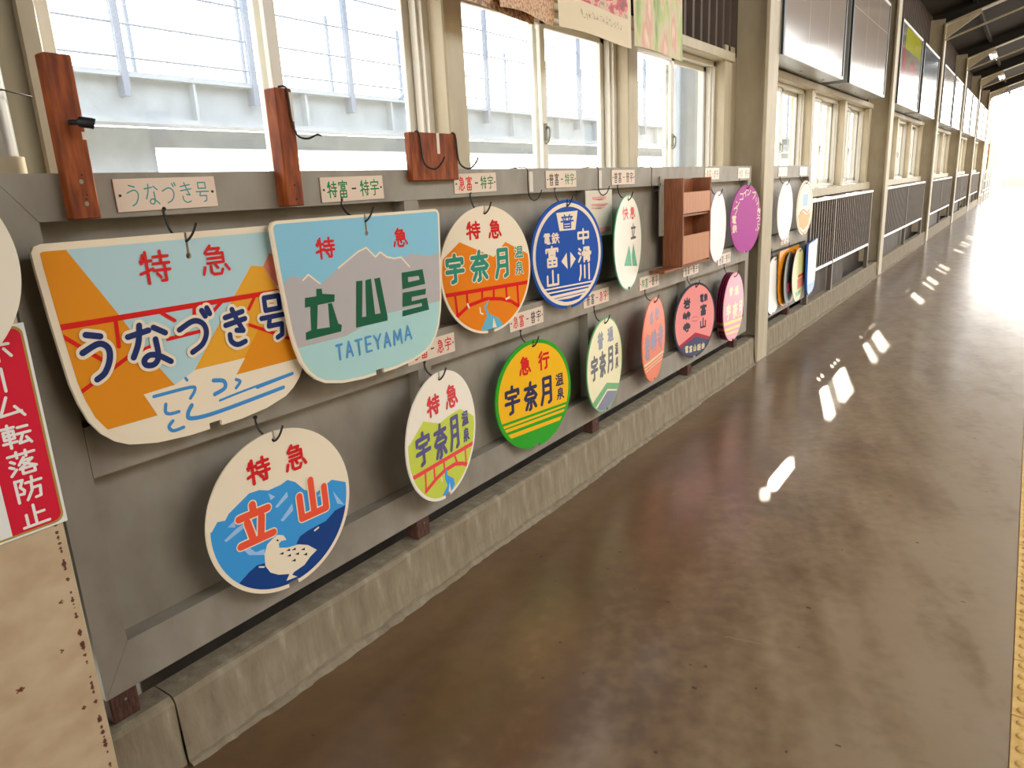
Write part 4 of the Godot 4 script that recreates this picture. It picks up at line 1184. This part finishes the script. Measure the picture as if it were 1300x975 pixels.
func build_plates_and_hooks() -> void:
	var G := "greenink"; var K := "blackink"; var Rd := "crimson"; var Tl := "tealink"
	name_plate("cream name plate with teal handwriting above the orange gorge shield", 0.969, 1.542, "うなづき号", [Tl, Tl, Tl, Tl, Tl], 0.35, 0.08, 0.6)
	name_plate("cream name plate all in green above the blue mountain shield", 1.621, 1.538, "特富-特宇", [G, G, K, G, G], 0.5, 0.078, 0.6)
	name_plate("cream name plate in red and green beside the square wooden block", 2.292, 1.543, "急富-特宇", [Rd, Rd, K, G, G], 0.5, 0.076, 0.6)
	name_plate("cream name plate in black and green above the royal blue headboard", 2.966, 1.547, "普富-特宇", [K, K, K, G, G])
	name_plate("cream name plate in black above the green rimmed headboard", 3.628, 1.546, "普富-普宇", [K, K, K, K, K])
	name_plate("pale name plate with red lettering right of the wooden rack", 5.02, 1.549, "急富-普宇", [Rd, Rd, K, K, K])
	name_plate("pale name plate with black lettering above the violet headboard", 5.72, 1.545, "普富-普宇", [K, K, K, K, K])
	name_plate("pale name plate on the top rail just beyond the first column", 6.825, 1.545, "普富-普宇", [K, K, K, K, K])
	name_plate("pale reddish name plate last on the top rail", 7.56, 1.545, "急富-急宇", [Rd, Rd, K, Rd, Rd])
	name_plate("cream name plate all in red above the lime green headboard", 1.947, 0.930, "急富-急宇", [Rd, Rd, K, Rd, Rd], 0.5)
	name_plate("cream name plate in red and black above the yellow headboard", 2.618, 0.932, "急富-普宇", [Rd, Rd, K, K, K])
	name_plate("cream name plate in black and red below the royal blue headboard", 3.293, 0.932, "普富-急宇", [K, K, K, Rd, Rd])
	name_plate("cream name plate in green and black above the orange striped headboard", 3.971, 0.930, "特富-普宇", [G, G, K, K, K])
	name_plate("cream name plate in black under the wooden rack", 4.645, 0.928, "普富-普宇", [K, K, K, K, K])
	name_plate("cream name plate under the pale pink rimmed headboard", 5.32, 0.930, "普富-普宇", [K, K, K, K, K])
	name_plate("pale name plate on the middle rail beyond the first column", 7.0, 0.930, "普富-普宇", [K, K, K, K, K])
	var tops := [[1.105, 1.474, 0.03, "orange gorge shield"], [1.72, 1.486, 0.06, "blue mountain shield"], [2.408, 1.474, 0.03, "orange hill headboard"], [3.06, 1.474, 0.03, "royal blue headboard"], [3.716, 1.475, 0.03, "green rimmed cream headboard"], [5.151, 1.450, 0.03, "pale pink rimmed headboard"], [5.783, 1.479, 0.03, "violet headboard"], [6.906, 1.482, 0.03, "white headboard beyond the first column"], [7.608, 1.477, 0.03, "faded headboard beyond the first column"],
		[1.285, 0.866, 0.03, "headboard with the white bird"], [2.056, 0.87, 0.03, "lime green hill headboard"], [2.719, 0.866, 0.03, "yellow headboard"], [3.422, 0.849, 0.03, "cream headboard with green chevron"], [4.063, 0.864, 0.03, "orange striped headboard"], [4.741, 0.865, 0.03, "pink headboard with navy foot"], [5.478, 0.845, 0.056, "stack of pink headboards"], [6.737, 0.836, 0.0, "thick edged white headboard"], [7.33, 0.86, 0.07, "cream yellow headboard"]]
	for h in tops:
		var rail_y := 1.545 if h[1] > 1.2 else 0.925
		hook("dark bent wire hook holding the " + h[3], h[0], h[1], h[2], h[2] + 0.026, rail_y - h[1])
	# bare hooks hung over the top edge of the panel, with a pale strip of tape beside each
	var bare := [[2.80, "left of the royal blue headboard"], [3.46, "right of the royal blue headboard"], [4.12, "left of the wooden rack"]]
	for i in 3:
		var t := wall_thing("long_wire_hook", "bare dark wire hook over the panel top, " + bare[i][1], "hook", "long bare wire hooks", bare[i][0], 1.637, -0.02)
		var st := begin()
		tube(st, smooth_path([Vector3(-0.004, -0.03, -0.09), Vector3(-0.002, -0.002, -0.09), Vector3(0, 0.005, -0.05), Vector3(0, 0.0, 0.002), Vector3(0.002, -0.05, 0.004), Vector3(0.006, -0.11, 0.004), Vector3(0.02, -0.138, 0.016), Vector3(0.045, -0.128, 0.03), Vector3(0.065, -0.095, 0.036)]), 0.0026, 8)
		put("bent_wire", st, mats.wire, t)
		if i < 2:
			var tp := wall_thing("tape_strip", "narrow pale tape strip on the top rail " + bare[i][1], "tape", "tape strips on the top rail", bare[i][0] + 0.028, 1.535, -0.0255)
			var s2 := begin()
			box(s2, Vector3(0, 0, 0), Vector3(0.03, 0.088, 0.0012), 0.0)
			put("strip", s2, paint("tape"), tp)
	var pn := wall_thing("paper_notice", "creased paper notice with faded pink print behind the royal blue headboard", "notice", "", 3.33, 1.29, -0.02)
	var s3 := begin()
	for i in 6:
		var u0 := 0.28 * i / 6.0; var u1 := 0.28 * (i + 1) / 6.0
		var z0 := 0.006 * sin(i * 1.3); var z1 := 0.006 * sin((i + 1) * 1.3)
		quad(s3, Vector3(u0, 0, z0), Vector3(u1, 0, z1), Vector3(u1, 0.235, z1), Vector3(u0, 0.235, z0))
		quad(s3, Vector3(u0, 0, z0 - 0.0006), Vector3(u0, 0.235, z0 - 0.0006), Vector3(u1, 0.235, z1 - 0.0006), Vector3(u1, 0, z1 - 0.0006))
	put("sheet", s3, mats.paper, pn)
	var s4 := begin()
	for r in [[0.11, 0.02, 0.26, 0.045], [0.05, 0.16, 0.23, 0.168], [0.05, 0.145, 0.20, 0.151], [0.06, 0.19, 0.21, 0.202]]:
		box(s4, Vector3(r[0], r[1], 0.0065), Vector3(r[2], r[3], 0.007), 0.0)
	put("faded_print", s4, mats.pink_ink, pn)

func build_wall_objects() -> void:
	# wooden post with a black rubber hook
	var p := wall_thing("wooden_post", "tall reddish wooden post with black peg at the left window", "post", "", 0.848, 1.531, -0.026)
	one_box("timber", Vector3(0, 0, 0), Vector3(0.06, 0.36, 0.042), "red_wood", p, 0.003)
	var st := begin()
	tube(st, [Vector3(0.03, 0.215, 0.04), Vector3(0.036, 0.213, 0.07), Vector3(0.044, 0.212, 0.075)], 0.006, 10)
	put("peg_stem", st, mats.black_rubber, p)
	st = begin()
	tube(st, smooth_path([Vector3(0.038, 0.214, 0.07), Vector3(0.044, 0.212, 0.078), Vector3(0.054, 0.21, 0.085), Vector3(0.06, 0.208, 0.088)]), 0.012, 12)
	put("peg_knob", st, mats.black_rubber, p)
	for q in [[0.028, 0.085], [0.031, 0.035]]:
		st = begin()
		tube(st, [Vector3(q[0], q[1], 0.041), Vector3(q[0], q[1], 0.0435)], 0.0052, 12)
		put("screw", st, mats.screw_steel, p)
	for q in [[0.033, 0.100], [0.036, 0.055], [0.033, 0.045]]:
		st = begin()
		tube(st, [Vector3(q[0], q[1], 0.041), Vector3(q[0], q[1], 0.0424)], 0.0022, 8)
		put("nail_hole", st, mats.bird_hole, p)
	one_box("paper_tag", Vector3(0.05, 0.178, 0.042), Vector3(0.0595, 0.195, 0.0428), "paper", p, 0.0)
	# shorter post with a wire hook
	var p2 := wall_thing("wooden_post", "short reddish wooden post with wire hook between two name plates", "post", "", 1.452, 1.534, -0.026)
	one_box("timber", Vector3(0, 0, 0), Vector3(0.06, 0.33, 0.05), "red_wood", p2, 0.003)
	st = begin()
	tube(st, smooth_path([Vector3(0.03, 0.335, 0.03), Vector3(0.04, 0.333, 0.05), Vector3(0.042, 0.30, 0.054), Vector3(0.045, 0.24, 0.054), Vector3(0.055, 0.20, 0.06), Vector3(0.075, 0.19, 0.08), Vector3(0.095, 0.20, 0.095), Vector3(0.11, 0.198, 0.1)]), 0.003, 8)
	put("wire_hook", st, mats.wire, p2)
	one_box("paper_tag", Vector3(0.046, 0.24, 0.05), Vector3(0.058, 0.32, 0.0508), "paper", p2, 0.0)
	for q in [[0.03, 0.06], [0.032, 0.02]]:
		st = begin()
		tube(st, [Vector3(q[0], q[1], 0.049), Vector3(q[0], q[1], 0.0512)], 0.003, 8)
		put("nail_hole", st, mats.bird_hole, p2)
	# square block with two hooks
	var p3 := wall_thing("wooden_block", "square reddish wooden block with two wire hooks at the window edge", "block", "", 2.03, 1.596, -0.026)
	one_box("timber", Vector3(0, 0, 0), Vector3(0.265, 0.168, 0.028), "red_wood", p3, 0.003)
	for u in [0.045, 0.25]:
		st = begin()
		tube(st, smooth_path([Vector3(u, 0.165, 0.01), Vector3(u, 0.172, 0.022), Vector3(u + 0.002, 0.155, 0.033), Vector3(u + 0.008, 0.08, 0.034), Vector3(u + 0.02, 0.05, 0.042), Vector3(u + 0.05, 0.04, 0.055), Vector3(u + 0.075, 0.06, 0.066), Vector3(u + 0.088, 0.08, 0.07)]), 0.0034, 8)
		put("wire_hook", st, mats.wire, p3)
	one_box("tape_strip", Vector3(0.145, 0.095, 0.028), Vector3(0.16, 0.168, 0.0288), "paper", p3, 0.0)
	# leaflet rack
	var r := wall_thing("leaflet_rack", "brown wooden leaflet rack with two open pockets on the grey panel", "rack", "", 4.31, 1.036, -0.025)
	one_box("side_board", Vector3(0, 0, 0), Vector3(0.016, 0.53, 0.13), "box_wood", r, 0.002)
	one_box("side_board", Vector3(0.47, 0, 0), Vector3(0.486, 0.53, 0.13), "box_wood", r, 0.002)
	one_box("back_board", Vector3(0.016, 0, 0), Vector3(0.47, 0.525, 0.012), "box_wood", r, 0.001)
	one_box("bottom_board", Vector3(0.016, 0, 0.012), Vector3(0.47, 0.016, 0.115), "box_wood", r, 0.001)
	one_box("shelf_board", Vector3(0.016, 0.30, 0.012), Vector3(0.47, 0.314, 0.115), "box_wood", r, 0.001)
	one_box("pocket_front", Vector3(0.002, 0.012, 0.116), Vector3(0.484, 0.186, 0.128), "pale_wood", r, 0.002)
	one_box("pocket_front", Vector3(0.002, 0.318, 0.116), Vector3(0.484, 0.446, 0.128), "pale_wood", r, 0.002)
	var gs := wall_thing("metal_strip", "grey painted metal strip with rivets beside the wooden rack", "strip", "", 4.245, 1.228, -0.025)
	one_box("strip", Vector3(0, 0, 0), Vector3(0.06, 0.355, 0.012), "grey_steel", gs, 0.002)
	for y in [0.03, 0.30]:
		st = begin()
		tube(st, [Vector3(0.03, y, 0.011), Vector3(0.03, y, 0.0135)], 0.006, 10)
		put("rivet", st, mats.screw_steel, gs)
	var lg := wall_thing("wooden_ledge", "thin brown wooden ledge under the leaflet rack", "ledge", "", 4.11, 1.018, -0.025)
	one_box("plank", Vector3(0, 0, 0), Vector3(0.76, 0.017, 0.10), "box_wood", lg, 0.002)
	# rusty board on the left with the red warning sign
	var rb := wall_thing("steel_board", "cream painted steel board with rust freckles at the left edge", "board", "", -0.35, 0.0, 0.0)
	st = begin()
	box(st, Vector3(0, 0, 0.031), Vector3(1.022, 1.545, 0.049), 0.004)
	put("backing", st, mats.cream_steel, rb)
	st = begin()
	for q in [[0.004, 0.004], [1.018, 1.541], [1.018, 0.004], [0.004, 0.004], [0.004, 1.541], [1.018, 1.541]]:
		st.set_uv(Vector2(q[0] / 1.022, 1.0 - q[1] / 1.545)); st.set_normal(Vector3(0, 0, 1)); st.add_vertex(Vector3(q[0], q[1], 0.0494))
	put("painted_sheet", st, mats.rusty_paint, rb)
	var ws := wall_thing("warning_sign", "white and red vertical platform warning sign on the rusty cream board", "sign", "", 0.545, 1.07, 0.0535)
	var w2 := begin()
	box(w2, Vector3(-0.24, -0.217, -0.0035), Vector3(0.135, 0.253, 0.0), 0.0005)
	put("sign_plate", w2, paint("white"), ws)
	var none := PackedVector2Array()
	var rr := func(x0: float, y0: float, x1: float, y1: float, rad: float) -> PackedVector2Array:
		return inset(poly_of([x0 + rad, y0 + rad, x1 - rad, y0 + rad, x1 - rad, y1 - rad, x0 + rad, y1 - rad]), -rad)
	st = begin(); sheet(st, rr.call(-23.5, -21.2, 12.9, 24.9, 2.0), 0.0002); put("gold_border", st, paint("gold"), ws)
	st = begin(); sheet(st, rr.call(-23.0, -20.7, 12.4, 24.4, 1.8), 0.0004); put("white_field", st, paint("white"), ws)
	st = begin(); sheet(st, Geometry2D.intersect_polygons(rr.call(-23.0, -20.7, 12.4, 24.4, 1.8), poly_of([2.0, -30, 20, -30, 20, 30, 2.0, 30]))[0], 0.0006); put("red_field", st, paint("signred"), ws)
	var ys := [20.2, 13.8, 7.6, 1.3, -5.0, -11.3, -17.6]
	for i in 7:
		st = begin()
		strokes(st, "ホーム転落防止"[i], 7.2, ys[i], 6.2, 5.8, 0.62, none, 0.0008)
		put("letter", st, paint("white"), ws)
	# downpipe in the dark corner
	var dp := thing("downpipe", "grey downpipe with cream collar in the dark corner at the left", "pipe", "", Vector3(-0.165, 1.66, -0.788))
	st = begin(); tube(st, [Vector3(0, 0.0, 0), Vector3(0, 2.6, 0)], 0.042, 20); put("pipe", st, mats.galvanised, dp)
	st = begin(); tube(st, [Vector3(0, -0.2, 0), Vector3(0, 0.02, 0)], 0.052, 20); put("collar", st, mats.cream_steel, dp)
	st = begin(); tube(st, [Vector3(0.0, 0.16, -0.10), Vector3(0.044, 0.165, -0.02), Vector3(0.044, 0.165, 0.05)], 0.002, 6); put("wire_tie", st, mats.wire, dp)

func build_railings() -> void:
	var words := ["in the bay after the first column", "in the bay after the second column", "in the bay after the third column", "in the bay after the fourth column", "in the bay after the fifth column"]
	for i in range(1, 6):
		var d0 := BAY * i
		var a := d0 + (1.88 if i == 1 else 0.5)
		var b := d0 + 5.45
		var t := thing("window_railing", "grey steel railing with upright bars below the windows " + words[i - 1], "railing", "railings below the windows", Vector3(-0.03, 0.2, -a))
		var l := b - a
		one_box("top_rail", Vector3(-0.03, 1.065, 0), Vector3(0.03, 1.10, -l), "bright_rail", t, 0.006)
		one_box("lower_rail", Vector3(-0.02, 0.33, 0), Vector3(0.02, 0.365, -l), "bright_rail", t, 0.004)
		for u in [0.02, l * 0.33 if i == 1 else l * 0.5, l - 0.06]:
			one_box("rail_post", Vector3(-0.028, 0.02, -u), Vector3(0.022, 1.066, -u - 0.05), "railing_steel", t, 0.004)
		var n := int(l / 0.118)
		var st := begin()
		box(st, Vector3(-0.01, 0.0, -0.012), Vector3(0.012, 0.70, 0.012), 0.002)
		var mesh := st.commit()
		for k in n:
			var o := MeshInstance3D.new()
			o.name = "baluster" if k == 0 else "baluster_%03d" % k
			o.mesh = mesh
			o.material_override = mats.railing_steel
			o.position = Vector3(0, 0.366, -(k + 0.8) * l / (n + 0.6))
			t.add_child(o, true)
		one_box("kick_panel", Vector3(-0.065, 0.02, -0.1), Vector3(-0.055, 0.32, -l * 0.62), "lower_wall", t, 0.0)

func build_light_boxes() -> void:
	var words := ["first along, blank grey panel with seam lines", "second along, blank grey panel", "third along, with yellow and pink advert", "fourth along, blue-grey panel", "fifth along, blank panel", "sixth along, blank panel", "seventh along, blank panel", "eighth along, blank panel", "ninth along, blank panel", "tenth along, last blank panel"]
	var k := 0
	for i in range(1, 6):
		for s in 2:
			var d: float = BAY * i + [0.36, 3.02][s]
			var w := 2.36
			var t := wall_thing("light_box_sign", "unlit light box sign above windows, " + words[k], "light box", "advertising light boxes above the windows", d, 2.5, -0.255)
			one_box("housing", Vector3(0, 0, 0), Vector3(w, 1.15, 0.29), "galvanised", t, 0.004)
			for q in [[0, 0.05, 0, 1.15], [w - 0.05, w, 0, 1.15]]:
				one_box("side_frame", Vector3(q[0], q[2], 0.29), Vector3(q[1], q[3], 0.31), "black_frame", t, 0.002)
			for q in [[0.05, w - 0.05, 0, 0.03], [0.05, w - 0.05, 1.12, 1.15]]:
				one_box("edge_trim", Vector3(q[0], q[2], 0.29), Vector3(q[1], q[3], 0.31), "bright_rail", t, 0.002)
			var face := begin()
			box(face, Vector3(0.05, 0.03, 0.29), Vector3(w - 0.05, 1.12, 0.302), 0.0)
			var m := "acrylic"
			if k == 2: m = "ad_grey"
			if k == 3: m = "ad_blue"
			put("front_panel", face, mats[m], t)
			if k == 2:
				var names := [["advert_band", "ad_yellow", [[0.45, 0.80], [2.2, 0.80], [2.2, 1.1], [0.45, 1.1]]], ["advert_figure", "ad_pink", [[0.2, 0.35], [0.5, 0.35], [0.62, 0.7], [0.4, 0.85], [0.2, 0.7]]], ["advert_figure", "ad_pink", [[0.9, 0.3], [2.0, 0.3], [1.7, 0.62], [1.3, 0.74], [1.0, 0.6]]], ["advert_band", "ad_yellow", [[0.5, 0.12], [2.1, 0.16], [2.1, 0.26], [0.5, 0.22]]]]
				for q in names:
					var pp := PackedVector2Array()
					for v in q[2]: pp.append(Vector2(v[0], v[1]))
					var s2 := begin()
					sheet(s2, pp, 0.3025)
					put(q[0], s2, mats[q[1]], t)
			elif k < 2:
				for u in [0.85, 1.6]:
					one_box("seam_line", Vector3(u, 0.03, 0.302), Vector3(u + 0.012, 1.12, 0.3025), "acrylic_line", t, 0.0)
				one_box("seam_line", Vector3(0.05, 0.78, 0.302), Vector3(w - 0.05, 0.79, 0.3024), "acrylic_line", t, 0.0)
			for u in [0.3, 1.2, 2.1]:
				var b := begin()
				tube(b, [Vector3(u, -0.004, 0.16), Vector3(u, 0.001, 0.16)], 0.014, 8)
				put("bolt", b, mats.screw_steel, t)
			k += 1

func hung_sheet(t: Node3D, called: String, w: float, h: float, wave: float, m: Material, part := [0.0, 1.0, 0.0, 1.0], lift := 0.0) -> void:
	var st := begin()
	var nu := 12
	var nv := 10
	var at := func(i: int, j: int) -> Vector3:
		var u := lerpf(part[0], part[1], float(i) / nu); var v := lerpf(part[2], part[3], float(j) / nv)
		return Vector3(u * w, -h * (1.0 - v) + 0.006 * sin(u * 5.0) * (1.0 - v), wave * (1.0 - v) * (1.0 - v) * sin(u * 4.2 + 0.6) + 0.02 * (1.0 - v) + lift)
	for i in nu:
		for j in nv:
			quad(st, at.call(i, j), at.call(i + 1, j), at.call(i + 1, j + 1), at.call(i, j + 1))
	put(called, st, m, t)

func build_posters() -> void:
	var bar := thing("poster_batten", "pale batten above the windows from which the posters hang", "batten", "", Vector3(-0.10, 3.05, -2.2), PI / 2)
	one_box("batten", Vector3(0, 0, -0.015), Vector3(2.5, 0.03, 0.015), "cream_steel", bar, 0.002)
	for u in [0.3, 2.2]: one_box("bracket", Vector3(u, 0, -0.15), Vector3(u + 0.03, 0.03, -0.015), "cream_steel", bar, 0.0)
	var a := wall_thing("poster", "curled brownish poster at the left end of the hanging row", "poster", "posters hanging above the windows", 2.28, 3.05, -0.06)
	hung_sheet(a, "paper_sheet", 0.68, 0.80, 0.012, mats.brown_poster)
	var b := wall_thing("poster", "curled poster with orange lower edge left of the cream one", "poster", "posters hanging above the windows", 2.64, 3.05, -0.035)
	hung_sheet(b, "paper_sheet", 0.45, 0.79, 0.014, grained("orange_poster", [[0.0, Color(0.42, 0.26, 0.14)], [0.4, Color(0.66, 0.44, 0.26)], [0.7, Color(0.80, 0.66, 0.46)], [1.0, Color(0.60, 0.30, 0.14)]], Vector3(0.3, 0.3, 0.3), 0.5, 0.03, 25))
	var c := wall_thing("poster", "cream poster with red fruit picture above small faded lettering", "poster", "posters hanging above the windows", 3.10, 3.05, -0.03)
	hung_sheet(c, "paper_sheet", 0.76, 0.80, 0.004, mats.poster_paper)
	hung_sheet(c, "fruit_picture", 0.76, 0.80, 0.004, mats.fruit_print, [0.1, 0.95, 0.17, 0.97], 0.0006)
	var tx := begin()
	var rng := RandomNumberGenerator.new(); rng.seed = 3
	for i in 11:   # too faded to read: broken strokes only
		for q in 3:
			var p := Vector2(0.20 + 0.042 * i + rng.randf() * 0.02, -0.735 + rng.randf() * 0.034)
			pen(tx, PackedVector2Array([p, p + Vector2.from_angle(rng.randf() * PI) * 0.012]), 0.003, PackedVector2Array(), 0.0235)
	put("faded_lettering", tx, plain("faded_print", Color(0.46, 0.43, 0.33), 0.7), c)
	var d := wall_thing("poster", "green and pink poster at the right end of the hanging row", "poster", "posters hanging above the windows", 3.885, 3.05, -0.03)
	hung_sheet(d, "paper_sheet", 0.69, 0.79, 0.005, mats.garden_poster)

func build_far_end() -> void:
	var b := thing("notice_hoarding", "plain brown hoarding where the covered platform ends", "hoarding", "", Vector3(-0.05, 1.38, -43.3))
	one_box("board", Vector3(-0.04, 0, 0), Vector3(0.0, 1.32, -11), "brown_board", b, 0.004)
	for d in [0.4, 5.5, 10.5]:
		one_box("leg", Vector3(-0.10, -1.38, -d), Vector3(-0.04, 1.2, -d - 0.06), "cream_steel", b, 0.0)
	var f := thing("platform_fence", "white steel fence along the open end of the platform", "fence", "", Vector3(0.06, 0, -37.6))
	for k in 12:
		one_box("fence_post", Vector3(0, 0, -k * 2.0), Vector3(0.05, 1.32, -k * 2.0 - 0.05), "bright_rail", f, 0.0)
	for h in [1.28, 0.9, 0.5]:
		one_box("fence_rail", Vector3(0.01, h, 0), Vector3(0.04, h + 0.035, -22.05), "bright_rail", f, 0.0)
	var p := thing("lamp_pole", "slim grey pole standing beyond the platform end", "pole", "", Vector3(0.5, 0, -56))
	var st := begin(); tube(st, [Vector3(0, 0, 0), Vector3(0, 5.6, 0)], 0.06, 10); put("pole", st, mats.galvanised, p)
	st = begin(); tube(st, smooth_path([Vector3(0, 5.5, 0), Vector3(0.2, 5.9, 0), Vector3(0.8, 6.0, 0)]), 0.035, 8); put("arm", st, mats.galvanised, p)
